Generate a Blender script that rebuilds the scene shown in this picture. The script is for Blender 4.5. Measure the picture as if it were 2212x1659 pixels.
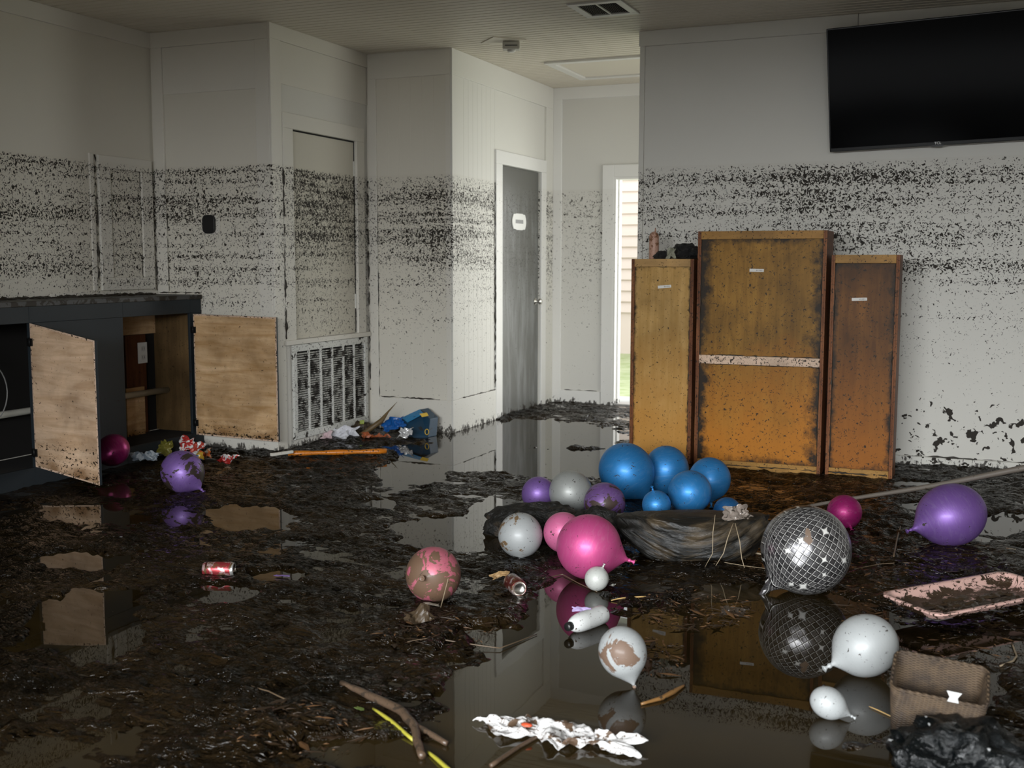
import bpy, bmesh, math, random
import numpy as np
from mathutils import Vector, Matrix, Euler, noise as mnoise
PI = math.pi
for o in list(bpy.data.objects):
    bpy.data.objects.remove(o, do_unlink=True)
S = bpy.context.scene
C = S.collection

# ------------------------------------------------------------------ camera
F_PX = 2439.74
M3 = Matrix(((0.92129289, 0.38886611, 0.00159771), (-0.0430059, 0.09780349, 0.9942761), (-0.38648402, 0.91608822, -0.1068292)))
H = 1.3
cam_d = bpy.data.cameras.new('camera'); cam = bpy.data.objects.new('camera', cam_d); C.objects.link(cam)
cam_d.sensor_width = 36.0; cam_d.lens = 36.0 * F_PX / 2212.0
cam_d.clip_start = 0.05; cam_d.clip_end = 200
rot = Matrix((M3[0], M3[1], -Vector(M3[2]))).transposed()
cam.matrix_world = Matrix.Translation((0, 0, H)) @ rot.to_4x4()
cam_d.dof.use_dof = True; cam_d.dof.focus_distance = 5.4; cam_d.dof.aperture_fstop = 4.0
S.camera = cam

# ------------------------------------------------------------------ light
S.view_settings.view_transform = 'Standard'
S.view_settings.look = 'None'
S.view_settings.gamma = 1.0
S.view_settings.use_curve_mapping = False
S.view_settings.exposure = 0.0
W = bpy.data.worlds.new('overcast_sky'); S.world = W; W.use_nodes = True
bg = W.node_tree.nodes['Background']; bg.inputs[0].default_value = (0.93, 0.97, 1.0, 1); bg.inputs[1].default_value = 2.3


def area(name, loc, target, sx, sy, power, col, spread=180):
    l = bpy.data.lights.new(name, 'AREA'); l.shape = 'RECTANGLE'; l.size = sx; l.size_y = sy
    l.energy = power; l.color = col; l.spread = math.radians(spread)
    o = bpy.data.objects.new(name, l); C.objects.link(o); o.location = loc
    o.rotation_euler = (Vector(target) - Vector(loc)).to_track_quat('-Z', 'Y').to_euler()
    return o


# daylight of the open sky seen through the wide rear opening, and beyond the hallway's outer door
area('rear_daylight', (-0.4, -5.5, 3.9), (-0.5, 0.0, 2.4), 7.5, 4.4, 4500, (0.95, 0.98, 1.0))
area('hall_daylight', (-1.25, 12.0, 1.25), (-3.2, 9.0, 1.5), 2.4, 2.6, 95, (1.0, 0.99, 0.96))
area('hall_added_fill', (-0.9, 8.95, 1.45), (-3.0, 8.95, 1.5), 1.9, 1.9, 29, (1.0, 0.99, 0.95))  # added fill lamp on the hidden hall side, no known window there

# ------------------------------------------------------------------ helpers
WM = {}


def ray(px, py):
    v = Vector(((px - 1106) / F_PX, -(py - 829.5) / F_PX, 1.0))
    return M3.transposed() @ v


def at(px, py, z=0.0):
    d = ray(px, py); t = (z - H) / d.z
    return Vector((0, 0, H)) + d * t


def atd(px, py, depth):
    return Vector((0, 0, H)) + ray(px, py) * depth


def aty(px, py, y):
    d = ray(px, py); return Vector((0, 0, H)) + d * (y / d.y)


def atx(px, py, x):
    d = ray(px, py); return Vector((0, 0, H)) + d * (x / d.x)


def tag(o, label=None, cat=None, group=None, kind=None):
    if label: o['label'] = label
    if cat: o['category'] = cat
    if group: o['group'] = group
    if kind: o['kind'] = kind
    return o


def thing(name, loc, label, cat, group=None, mat4=None):
    o = bpy.data.objects.new(name, None); C.objects.link(o)
    m = mat4 if mat4 is not None else Matrix.Translation(loc)
    o.matrix_world = m; WM[o] = m.copy(); o.empty_display_size = 0.1
    return tag(o, label, cat, group)


class MB:
    def __init__(s): s.v = []; s.f = []; s.sm = []

    def add(s, vs, fs, smooth=False, m=None):
        b = len(s.v)
        for v in vs:
            v = Vector(v)
            s.v.append(m @ v if m is not None else v)
        for f in fs: s.f.append([b + i for i in f]); s.sm.append(smooth)
        return s

    def box(s, x0, x1, y0, y1, z0, z1, m=None):
        return s.add([(x0, y0, z0), (x1, y0, z0), (x1, y1, z0), (x0, y1, z0), (x0, y0, z1), (x1, y0, z1), (x1, y1, z1), (x0, y1, z1)],
                     [(0, 3, 2, 1), (4, 5, 6, 7), (0, 1, 5, 4), (1, 2, 6, 5), (2, 3, 7, 6), (3, 0, 4, 7)], False, m)

    def tube(s, pts, rad, n=10, m=None, cap=True):
        pts = [Vector(p) for p in pts]
        if not isinstance(rad, (list, tuple)): rad = [rad] * len(pts)
        vs = []; fs = []; ref = None
        for i, p in enumerate(pts):
            d = (pts[min(i + 1, len(pts) - 1)] - pts[max(i - 1, 0)])
            d = d.normalized() if d.length > 1e-9 else Vector((0, 0, 1))
            if ref is None: ref = Vector((0, 0, 1)) if abs(d.z) < 0.9 else Vector((1, 0, 0))
            a = d.cross(ref).normalized(); b = d.cross(a).normalized(); ref = a.cross(d) * 1.0
            ref = -b if False else ref
            for k in range(n):
                t = 2 * PI * k / n
                vs.append(p + (a * math.cos(t) + b * math.sin(t)) * rad[i])
        for i in range(len(pts) - 1):
            for k in range(n):
                k2 = (k + 1) % n
                fs.append((i * n + k, i * n + k2, (i + 1) * n + k2, (i + 1) * n + k))
        if cap:
            fs.append(tuple(range(n - 1, -1, -1))); fs.append(tuple((len(pts) - 1) * n + k for k in range(n)))
        return s.add(vs, fs, True, m)

    def lathe(s, prof, n=24, m=None, cap=True):
        """prof: list of (axial, radius); axis is local +Z"""
        vs = []; fs = []
        for (a, r) in prof:
            for k in range(n):
                t = 2 * PI * k / n
                vs.append((r * math.cos(t), r * math.sin(t), a))
        for i in range(len(prof) - 1):
            for k in range(n):
                k2 = (k + 1) % n
                fs.append((i * n + k, i * n + k2, (i + 1) * n + k2, (i + 1) * n + k))
        if cap and prof[0][1] > 1e-6: fs.append(tuple(range(n - 1, -1, -1)))
        if cap and prof[-1][1] > 1e-6: fs.append(tuple((len(prof) - 1) * n + k for k in range(n)))
        return s.add(vs, fs, True, m)

    def build(s, name, mat, parent=None, loc=None, bevel=0, local=False, weld=False):
        me = bpy.data.meshes.new(name)
        if parent is not None:
            inv = Matrix.Identity(4) if local else WM[parent].inverted()
        else:
            if loc is None:
                xs = [v.x for v in s.v]; ys = [v.y for v in s.v]; zs = [v.z for v in s.v]
                loc = ((min(xs) + max(xs)) / 2, (min(ys) + max(ys)) / 2, min(zs))
            inv = Matrix.Translation(loc).inverted()
        me.from_pydata([tuple(inv @ v) for v in s.v], [], s.f)
        me.polygons.foreach_set('use_smooth', s.sm)
        me.materials.append(mat); me.update()
        if weld:
            bm = bmesh.new(); bm.from_mesh(me); bmesh.ops.remove_doubles(bm, verts=bm.verts, dist=1e-5); bm.to_mesh(me); bm.free()
        o = bpy.data.objects.new(name, me); C.objects.link(o)
        if parent is not None:
            o.parent = parent; WM[o] = WM[parent].copy()
        else:
            o.location = loc; WM[o] = Matrix.Translation(loc)
        if bevel:
            b = o.modifiers.new('bevel', 'BEVEL'); b.width = bevel; b.segments = 2; b.limit_method = 'ANGLE'
        return o


def struct(o): o['kind'] = 'structure'; return o


def basis(origin, ax, up=(0, 0, 1)):
    """matrix whose +Z is ax"""
    z = Vector(ax).normalized(); u = Vector(up)
    if abs(z.dot(u)) > 0.98: u = Vector((1, 0, 0))
    x = u.cross(z).normalized(); y = z.cross(x)
    return Matrix.Translation(origin) @ Matrix((x, y, z)).transposed().to_4x4()


# numpy value noise
def vnoise(x, y, seed):
    xi = np.floor(x).astype(np.int64); yi = np.floor(y).astype(np.int64); xf = x - xi; yf = y - yi

    def h(a, b):
        n = (a * 374761393 + b * 668265263 + seed * 974634777) & 0xFFFFFFFF
        n = ((n ^ (n >> 13)) * 1274126177) & 0xFFFFFFFF
        n = n ^ (n >> 16)
        return (n & 0xFFFF) / 65535.0
    u = xf * xf * (3 - 2 * xf); v = yf * yf * (3 - 2 * yf)
    return (h(xi, yi) * (1 - u) + h(xi + 1, yi) * u) * (1 - v) + (h(xi, yi + 1) * (1 - u) + h(xi + 1, yi + 1) * u) * v


def fbm(x, y, sc, octv, seed, gain=0.5):
    a = 1.0; t = 0; n = 0; s = sc
    for i in range(octv):
        t = t + a * vnoise(x * s + 13.7 * i, y * s - 7.1 * i, seed + i); n += a; a *= gain; s *= 2.03
    return t / n


def sst(a, b, x):
    t = np.clip((x - a) / (b - a), 0, 1); return t * t * (3 - 2 * t)


# ------------------------------------------------------------------ node helpers
class NT:
    def __init__(s, name):
        s.mat = bpy.data.materials.new(name); s.mat.use_nodes = True; s.t = s.mat.node_tree
        s.b = s.t.nodes['Principled BSDF']

    def n(s, typ, ins=None, **kw):
        nd = s.t.nodes.new(typ)
        for k, v in kw.items(): setattr(nd, k, v)
        if ins:
            for k, v in ins.items():
                i = nd.inputs[k]
                if isinstance(v, bpy.types.NodeSocket): s.t.links.new(v, i)
                elif isinstance(v, bpy.types.Node): s.t.links.new(v.outputs[0], i)
                else: i.default_value = v
        return nd

    def math(s, op, a, b=0.0, c=None, clamp=False):
        ins = {0: a, 1: b}
        if c is not None: ins[2] = c
        return s.n('ShaderNodeMath', ins, operation=op, use_clamp=clamp).outputs[0]

    def mr(s, v, a, b, c=0.0, d=1.0):
        return s.n('ShaderNodeMapRange', {0: v, 1: a, 2: b, 3: c, 4: d}).outputs[0]

    def vec(s, kind='world', scale=(1, 1, 1), off=(0, 0, 0)):
        if kind == 'world': src = s.n('ShaderNodeNewGeometry').outputs['Position']
        elif kind == 'gen': src = s.n('ShaderNodeTexCoord').outputs['Generated']
        else: src = s.n('ShaderNodeTexCoord').outputs['Object']
        return s.n('ShaderNodeMapping', {0: src, 1: off, 3: scale}).outputs[0]

    def noise(s, vec, scale, detail=2.0, rough=0.5, dist=0.0, out=0):
        return s.n('ShaderNodeTexNoise', {'Vector': vec, 'Scale': scale, 'Detail': detail, 'Roughness': rough, 'Distortion': dist}).outputs[out]

    def mix(s, f, a, b, mode='MIX'):
        nd = s.n('ShaderNodeMix', None, data_type='RGBA', blend_type=mode)
        for i, v in ((0, f), (6, a), (7, b)):
            if isinstance(v, bpy.types.NodeSocket): s.t.links.new(v, nd.inputs[i])
            else: nd.inputs[i].default_value = v if i == 0 else tuple(v) + ((1,) if len(v) == 3 else ())
        return nd.outputs[2]

    def ramp(s, f, pts):
        nd = s.n('ShaderNodeValToRGB', {0: f}); cr = nd.color_ramp
        while len(cr.elements) < len(pts): cr.elements.new(0.5)
        for e, (p, c) in zip(cr.elements, pts):
            e.position = p; e.color = (tuple(c) + (1,)) if not isinstance(c, (int, float)) else (c, c, c, 1)
        return nd.outputs[0]

    def set(s, **kw):
        names = {'color': 'Base Color', 'rough': 'Roughness', 'metal': 'Metallic', 'ior': 'IOR', 'spec': 'Specular IOR Level', 'coat': 'Coat Weight',
                 'coatr': 'Coat Roughness', 'trans': 'Transmission Weight', 'alpha': 'Alpha', 'normal': 'Normal', 'sub': 'Subsurface Weight', 'sheen': 'Sheen Weight'}
        for k, v in kw.items():
            i = s.b.inputs[names[k]]
            if isinstance(v, bpy.types.NodeSocket): s.t.links.new(v, i)
            else: i.default_value = (tuple(v) + (1,)) if isinstance(v, tuple) and len(v) == 3 else v
        return s

    def bump(s, h, strength=0.5, dist=0.01):
        s.set(normal=s.n('ShaderNodeBump', {'Height': h, 'Strength': strength, 'Distance': dist}).outputs[0]); return s


MUD = (0.018, 0.0125, 0.007)
BROWN = (0.085, 0.052, 0.028)


def flood_mask(t, amt=1.0, xbig=False):
    """dried flood debris: crisp line at z 1.965, horizontal bands of small dark flakes, fewer below"""
    pos = t.vec('world')
    sep = t.n('ShaderNodeSeparateXYZ', {0: pos}); z = sep.outputs[2]
    band = t.mr(t.noise(t.vec('world', (0.45, 0.45, 15.0)), 1.0, 3.0, 0.6), 0.40, 0.62)
    dens = t.ramp(t.math('DIVIDE', z, 2.2), [(0.0, 0.34), (0.10, 0.30), (0.28, 0.34), (0.42, 0.62), (0.54, 0.84), (0.68, 1.0), (0.885, 1.0), (0.8925, 0.0)])
    patch = t.mr(t.noise(pos, 1.1, 2.0), 0.3, 0.7, 0.82, 1.10)
    d = t.math('MULTIPLY', dens, t.math('MULTIPLY', patch, t.math('MULTIPLY_ADD', band, 0.36, 0.64)))
    d = t.math('MULTIPLY', d, amt)
    warp = t.n('ShaderNodeVectorMath', {0: pos, 1: t.n('ShaderNodeVectorMath', {0: t.noise(pos, 28.0, 1.0, out=1), 3: 0.05}, operation='SCALE').outputs[0]}, operation='ADD').outputs[0]
    n1 = t.noise(warp, 92.0, 1.6, 0.55)
    n2 = t.noise(warp, 38.0, 1.0, 0.5)
    nn = t.math('MULTIPLY_ADD', n2, 0.25, t.math('MULTIPLY', n1, 0.75))
    th = t.math('MULTIPLY_ADD', d, -0.275, 0.735)
    m = t.mr(t.math('SUBTRACT', nn, th), 0.0, 0.02)
    on = t.mr(z, 1.966, 1.962)
    m = t.math('MULTIPLY', m, on)
    if xbig:
        zz = t.math('MULTIPLY', t.mr(z, 0.66, 0.30), t.mr(sep.outputs[0], -0.9, -0.45))
        big = t.mr(t.math('MULTIPLY_ADD', zz, 0.16, t.noise(warp, 14.0, 2.5, 0.6)), 0.735, 0.75)
        big = t.math('MULTIPLY', big, t.math('LESS_THAN', z, 0.7))
        m = t.math('MAXIMUM', m, big)
    # thin wet grime just above the floor
    g = t.mr(t.math('MULTIPLY_ADD', t.noise(t.vec('world', (1, 1, 0.6)), 24.0, 4.0, 0.7), 0.30, t.math('MULTIPLY', z, -1.0)), 0.125, 0.14)
    m = t.math('MAXIMUM', m, t.math('MULTIPLY', g, 0.9))
    haze = t.math('MULTIPLY', on, 0.10)
    return m, haze


def wall_mat(name, base, amt=1.0, xbig=False, rough=0.55):
    t = NT(name)
    m, haze = flood_mask(t, amt, xbig)
    v = t.mix(t.mr(t.noise(t.vec('world'), 1.6, 3.0), 0.3, 0.7, 0, 0.35), base, tuple(c * 0.93 for c in base))
    v = t.mix(haze, v, (0.5, 0.45, 0.36))
    c = t.mix(m, v, MUD)
    t.set(color=c, rough=t.mr(m, 0, 1, rough, 0.75)).bump(m, 0.25, 0.004)
    return t.mat


def plain(name, col, rough=0.5, metal=0.0, **kw):
    t = NT(name); t.set(color=col, rough=rough, metal=metal, **kw); return t.mat


def dirty(name, col, dirt=0.4, scale=30.0, rough=0.5, metal=0.0, dcol=MUD, seed=0, kind='obj', fine=0.5, **kw):
    """coloured thing with mud blotches and flecks"""
    t = NT(name)
    v = t.vec(kind, off=(seed * 1.37, seed * 0.71, seed * 2.3))
    n = t.noise(v, scale, 4.0, 0.62, 0.6)
    th = 0.72 - 0.25 * dirt
    m = t.mr(n, th, th + 0.02)
    f = t.mr(t.noise(v, scale * 6, 2.0, 0.6, 0.8), 0.74 - 0.12 * fine, 0.76 - 0.12 * fine)
    m = t.math('MAXIMUM', m, f)
    c = t.mix(m, col, dcol)
    t.set(color=c, rough=t.mr(m, 0, 1, rough, 0.6), metal=t.math('MULTIPLY', t.mr(m, 1, 0), metal), **kw)
    return t.mat


def balloon_mat(name, col, mud=0.2, seed=0, metal=0.55, rough=0.36, R=0.12, mcol=(0.13, 0.085, 0.06)):
    t = NT(name)
    v = t.vec('obj', off=(seed * 1.37, seed * 0.71, seed * 2.3))
    n = t.noise(v, 0.80 / R, 6.0, 0.64, 0.8)
    th = 0.74 - 0.26 * mud
    m = t.mr(n, th, th + 0.012)
    fl = t.mr(t.noise(v, 6.0 / R, 2.0, 0.6, 1.2), 0.68, 0.70)
    scr = t.mr(t.noise(t.vec('obj', (1, 1, 5), off=(seed, 0, seed)), 1.6 / R, 5.0, 0.7, 2.0), 0.50, 0.75, 0.0, 0.5)
    c = t.mix(scr, col, tuple(min(1, x * 0.75 + 0.16) for x in col))
    c = t.mix(m, c, mcol)
    c = t.mix(fl, c, (0.03, 0.022, 0.015))
    mm = t.math('MAXIMUM', m, fl)
    t.set(color=c, metal=t.math('MULTIPLY', t.mr(mm, 1, 0), metal), rough=t.mr(t.math('MAXIMUM', mm, scr), 0, 1, rough, 0.62), coat=0.12, coatr=0.18)
    return t.mat


M = {}
M['wall'] = wall_mat('painted_wall', (0.72, 0.685, 0.60))
M['wall_r'] = wall_mat('painted_wall_right', (0.70, 0.685, 0.63), 0.92, True)
M['wall_d'] = wall_mat('painted_wall_hall', (0.70, 0.69, 0.64), 0.93)
M['wall_e'] = wall_mat('painted_wall_back', (0.66, 0.65, 0.61), 0.62)
M['wall_b'] = wall_mat('painted_wall_return', (0.70, 0.68, 0.63), 1.12)
M['trim'] = wall_mat('painted_trim', (0.74, 0.71, 0.64), 0.88, rough=0.4)
M['trim_e'] = wall_mat('painted_trim_hall', (0.78, 0.775, 0.75), 0.35, rough=0.35)
M['ceiling'] = plain('painted_ceiling', (0.68, 0.63, 0.53), 0.5)
M['door1'] = wall_mat('beige_panel', (0.60, 0.565, 0.475), 1.12)
t = NT('grey_hall_door')
v = t.vec('world', (1, 3.0, 0.5))
s1 = t.mr(t.noise(v, 3.4, 5.0, 0.65, 0.4), 0.42, 0.66)
s1 = t.math('MULTIPLY', s1, t.mr(t.n('ShaderNodeSeparateXYZ', {0: t.vec('world')}).outputs[2], 1.97, 1.75))
m, hz = flood_mask(t, 0.62)
t.set(color=t.mix(m, t.mix(s1, (0.105, 0.105, 0.095), (0.20, 0.205, 0.20)), MUD), rough=0.35)
M['door2'] = t.mat
# cabinet paint, plywood
M['navy'] = dirty('slate_blue_paint', (0.017, 0.023, 0.028), 0.1, 14, 0.5, kind='world', fine=0.5, spec=0.3)


def ply(name, c1, c2, axis='z', edge=0.0, dirt=0.2, seed=0, low=None, flecks=0.5, foot=0.0):
    t = NT(name)
    sc = {'z': (9, 9, 0.8), 'y': (1.2, 1.2, 9)}[axis]
    g = t.noise(t.vec('world', sc, off=(seed, seed * 2, 0)), 2.2, 5.0, 0.6, 0.9)
    c = t.mix(t.mr(g, 0.34, 0.68), c1, c2)
    blot = t.noise(t.vec('world', off=(seed, 3, 1)), 3.2, 4.0, 0.6, 0.3)
    c = t.mix(t.mr(blot, 0.40, 0.72, 0, 0.7), c, tuple(x * 0.42 for x in c1))
    if low:
        zz = t.n('ShaderNodeSeparateXYZ', {0: t.vec('world')}).outputs[2]
        c = t.mix(t.math('MULTIPLY', t.mr(t.math('MULTIPLY_ADD', blot, -0.9, zz), 0.35, -0.25), 0.75), c, low)
    if edge:
        gs = t.n('ShaderNodeSeparateXYZ', {0: t.vec('gen')})
        ex = t.math('MINIMUM', gs.outputs[0], t.math('SUBTRACT', 1.0, gs.outputs[0]))
        ez = t.math('MULTIPLY', t.math('MINIMUM', gs.outputs[2], t.math('SUBTRACT', 1.0, gs.outputs[2])), 2.4)
        e = t.math('MINIMUM', ex, ez)
        en = t.math('MULTIPLY_ADD', t.noise(t.vec('world', off=(seed, 0, 0)), 11.0, 5.0, 0.7), edge * 0.34, t.math('MULTIPLY', e, -1.0))
        c = t.mix(t.mr(en, 0.05 * edge, 0.14 * edge), c, (0.02, 0.011, 0.004))
    n = t.noise(t.vec('world', off=(seed, 9, 2)), 70, 2.5, 0.6, 1.0)
    th = 0.70 - 0.10 * flecks
    n2 = t.noise(t.vec('world', off=(seed, 5, 2)), 9, 4, 0.65, 0.6)
    m = t.math('MAXIMUM', t.mr(n, th, th + 0.02), t.mr(n2, 0.80 - 0.22 * dirt, 0.83 - 0.22 * dirt))
    if foot:
        zf = t.n('ShaderNodeSeparateXYZ', {0: t.vec('world')}).outputs[2]
        band = t.math('ADD', t.noise(t.vec('world', (0.6, 0.6, 14.0)), 1.6, 2.0), t.math('MULTIPLY', t.mr(zf, foot, 0.06), 0.34))
        fl = t.mr(t.math('MULTIPLY_ADD', band, 0.42, t.noise(t.vec('world', (1, 1, 1.6)), 44.0, 3.0, 0.6, 0.8)), 0.86, 0.90)
        m = t.math('MAXIMUM', m, t.math('MULTIPLY', fl, t.mr(zf, foot, foot - 0.04)))
        wet = t.mr(t.math('MULTIPLY_ADD', t.noise(t.vec('world'), 8.0, 3.0), 0.28, t.math('MULTIPLY', zf, -1.0)), -0.03, 0.06)
        c = t.mix(t.math('MULTIPLY', wet, 0.75), c, (0.17, 0.075, 0.02))
    c = t.mix(m, c, (0.022, 0.013, 0.006))
    t.set(color=c, rough=0.5, spec=0.22)
    return t.mat


M['ply_light'] = ply('light_plywood', (0.54, 0.35, 0.21), (0.76, 0.55, 0.38), 'y', 0, 0.12, 1, None, 0.25, foot=0.30)
M['ply_light2'] = ply('light_plywood_stained', (0.48, 0.28, 0.12), (0.74, 0.51, 0.30), 'y', 0, 0.12, 4, None, 0.25, foot=0.22)
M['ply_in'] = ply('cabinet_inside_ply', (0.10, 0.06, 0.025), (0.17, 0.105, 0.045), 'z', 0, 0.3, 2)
M['stud'] = ply('stud_wood', (0.09, 0.03, 0.012), (0.14, 0.055, 0.022), 'z', 0, 0.5, 3)
M['box_l'] = ply('plywood_left_case', (0.44, 0.25, 0.065), (0.60, 0.37, 0.13), 'z', 0.55, 0.16, 5, (0.58, 0.27, 0.05), 0.55)
M['box_c'] = ply('plywood_middle_case', (0.20, 0.095, 0.010), (0.36, 0.18, 0.026), 'z', 0.9, 0.30, 6, (0.55, 0.19, 0.012), 0.8)
M['box_r'] = ply('plywood_right_case', (0.10, 0.037, 0.006), (0.21, 0.083, 0.013), 'z', 0.9, 0.34, 7, (0.40, 0.13, 0.010), 0.8)
M['rail_l'] = ply('pine_rail_left', (0.48, 0.28, 0.10), (0.62, 0.38, 0.15), 'y', 0, 0.35, 8, None, 0.6)
M['rail_c'] = ply('pine_rail', (0.36, 0.18, 0.04), (0.50, 0.27, 0.07), 'y', 0, 0.40, 9, None, 0.8)
M['rail_pale'] = ply('pale_rail', (0.62, 0.43, 0.30), (0.78, 0.58, 0.44), 'y', 0, 0.25, 10, None, 1.3)
M['case_edge'] = ply('case_edge', (0.16, 0.05, 0.018), (0.30, 0.12, 0.045), 'z', 0, 0.35, 11, None, 1.0)
M['tape'] = plain('white_tape', (0.72, 0.70, 0.66), 0.5)
M['black'] = plain('black_plastic', (0.006, 0.006, 0.007), 0.35)
M['screen'] = plain('tv_screen', (0.0010, 0.0010, 0.0012), 0.12, spec=0.015)
M['bezel'] = plain('tv_bezel', (0.003, 0.003, 0.003), 0.3, spec=0.2)
M['white_text'] = plain('white_lettering', (0.75, 0.75, 0.75), 0.5)
M['white_plastic'] = plain('white_plastic', (0.72, 0.71, 0.67), 0.35)
M['cavity_shade'] = plain('cavity_shade_paint', (0.006, 0.005, 0.004), 0.9)  # near-black colour stands in for the shade inside recesses
M['chrome'] = plain('brushed_metal', (0.70, 0.68, 0.64), 0.25, 1.0)
M['iron'] = plain('black_hinge_metal', (0.012, 0.012, 0.012), 0.4, 0.5)
M['wet_mud_dark'] = plain('clinging_mud', (0.020, 0.014, 0.007), 0.55)

# wet mud and water
t = NT('wet_mud')
v = t.vec('world')
va = t.vec('world', (0.75, 1.5, 1.0))
low = t.noise(va, 11.0, 3.0, 0.55, 1.2)
mid = t.noise(va, 38.0, 2.0, 0.55, 1.0)
hi = t.noise(v, 120.0, 2.0, 0.6)
patch = t.mr(t.noise(v, 3.1, 4.0, 0.6, 0.6), 0.47, 0.60)
hh = t.math('ADD', t.math('MULTIPLY', low, 1.3), t.math('MULTIPLY', t.math('MULTIPLY_ADD', patch, 0.75, 0.25), t.math('ADD', t.math('MULTIPLY', mid, 0.55), t.math('MULTIPLY', hi, 0.20))))
tone = t.mr(t.noise(v, 2.0, 5.0, 0.65), 0.38, 0.64)
c = t.mix(tone, (0.003, 0.002, 0.0008), (0.018, 0.011, 0.0046))
c = t.mix(t.mr(t.noise(v, 60.0, 3.0, 0.7), 0.60, 0.66, 0, 0.6), c, (0.036, 0.022, 0.011))
t.set(color=c, rough=t.mr(t.noise(v, 7.0, 3.0), 0.35, 0.65, 0.05, 0.18), ior=1.33, spec=0.30).bump(hh, 1.0, 0.040)
M['mud'] = t.mat
t = NT('muddy_water')
v = t.vec('world')
r1 = t.noise(v, 5.0, 2.0, 0.5, 0.2)
c = t.mix(t.mr(t.noise(v, 1.3, 4.0, 0.6), 0.35, 0.7), (0.010, 0.0065, 0.002), (0.032, 0.021, 0.0072))
scum = t.mr(t.noise(t.vec('world', (1, 2.0, 1)), 26.0, 4.0, 0.68, 0.6), 0.70, 0.73)
c = t.mix(t.math('MULTIPLY', scum, 0.7), c, (0.04, 0.028, 0.015))
t.set(color=c, rough=t.mr(scum, 0, 1, 0.015, 0.3), ior=1.36).bump(r1, 0.035, 0.006)
M['water'] = t.mat

# ------------------------------------------------------------------ room shell
ZC = 2.88
XL, YA, XB, YC, XD, YE = -5.47, 6.46, -4.48, 7.735, -3.76, 9.85
YR, XR = 7.70, -2.29
XRR, YB0 = 3.0, -1.6


def wall_cells(mb, axis, c0, c1, a0, a1, z0, z1, holes):
    """slab between c0..c1 across `axis`, along a0..a1, with rectangular holes (a0,a1,z0,z1)"""
    As = sorted({a0, a1} | {h[0] for h in holes} | {h[1] for h in holes}); Zs = sorted({z0, z1} | {h[2] for h in holes} | {h[3] for h in holes})
    for i in range(len(As) - 1):
        for j in range(len(Zs) - 1):
            am = (As[i] + As[i + 1]) / 2; zm = (Zs[j] + Zs[j + 1]) / 2
            if any(h[0] < am < h[1] and h[2] < zm < h[3] for h in holes): continue
            if axis == 'x': mb.box(c0, c1, As[i], As[i + 1], Zs[j], Zs[j + 1])
            else: mb.box(As[i], As[i + 1], c0, c1, Zs[j], Zs[j + 1])
    return mb


BZ = -0.12
struct(wall_cells(MB(), 'x', XL - 0.12, XL, YB0, YA + 0.1, BZ, ZC, []).build('wall_left', M['wall']))
struct(wall_cells(MB(), 'y', YA, YA + 0.1, XL, XB - 0.1, BZ, ZC, []).build('wall_left_end', M['wall']))
struct(wall_cells(MB(), 'x', XB - 0.1, XB, YA, YC + 0.1, BZ, ZC, [(6.69, 7.54, 0.76, 2.21), (6.67, 7.655, 0.08, 0.72)]).build('wall_closet', M['wall_b']))


def beaded(mb, axis, face, a0, a1, z0, z1, pitch, sgn):
    """beadboard face: flat boards with narrow grooves, running vertically"""
    n = max(1, int(round((a1 - a0) / pitch))); p = (a1 - a0) / n
    prof = []
    for i in range(n):
        s = a0 + i * p
        prof += [(s, 0.0), (s + p - 0.005, 0.0), (s + p - 0.0025, -0.0016)]
    prof.append((a1, 0.0))
    vs = []
    for z in (z0, z1):
        for a, d in prof:
            vs.append((face + sgn * d, a, z) if axis == 'x' else (a, face + sgn * d, z))
    k = len(prof); fs = [(i, i + 1, k + i + 1, k + i) if (axis == 'y') == (sgn < 0) else (i, k + i, k + i + 1, i + 1) for i in range(k - 1)]
    mb.add(vs, fs)


mb = wall_cells(MB(), 'y', YC, YC + 0.1, XB, XD, BZ, ZC, [])
beaded(mb, 'y', YC - 0.006, -4.39, -3.80, 0.25, 2.69, 0.095, -1)
struct(mb.build('wall_middle', M['wall']))
mb = wall_cells(MB(), 'x', XD - 0.1, XD, YC + 0.1, YE, BZ, ZC, [(8.66, 9.545, BZ, 2.105)])
beaded(mb, 'x', XD + 0.006, 7.86, 8.53, 0.25, 2.69, 0.085, 1)
struct(mb.build('wall_hall_left', M['wall_d']))
DX0, DX1, DZ = -3.155, -2.25, 2.065
struct(wall_cells(MB(), 'y', YE, YE + 0.16, XD - 0.1, -1.85, BZ, ZC, [(DX0, DX1, BZ, DZ)]).build('wall_back', M['wall_e']))
struct(wall_cells(MB(), 'x', -1.85, -1.73, YR + 0.12, YE + 0.16, BZ, ZC, [(8.1, 9.6, 0.25, 2.5)]).build('wall_hall_right', M['wall_e']))  # hole is added to let the hall fill lamp in
struct(wall_cells(MB(), 'y', YR, YR + 0.12, XR, XRR, BZ, ZC, []).build('wall_right', M['wall_r']))
struct(wall_cells(MB(), 'x', XRR, XRR + 0.12, YB0, YR + 0.12, BZ, ZC, []).build('wall_side', M['wall']))
struct(wall_cells(MB(), 'y', YB0 - 0.12, YB0, XL - 0.12, XRR + 0.12, BZ, ZC, [(-2.6, 1.7, 0.0, 2.15)]).build('wall_rear', M['wall']))

struct(wall_cells(MB(), 'y', 1.55, 1.65, XL, -3.7, BZ, ZC, []).build('wall_shade_block', M['wall']))  # added wall out of view, only keeps light off the left side
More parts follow.
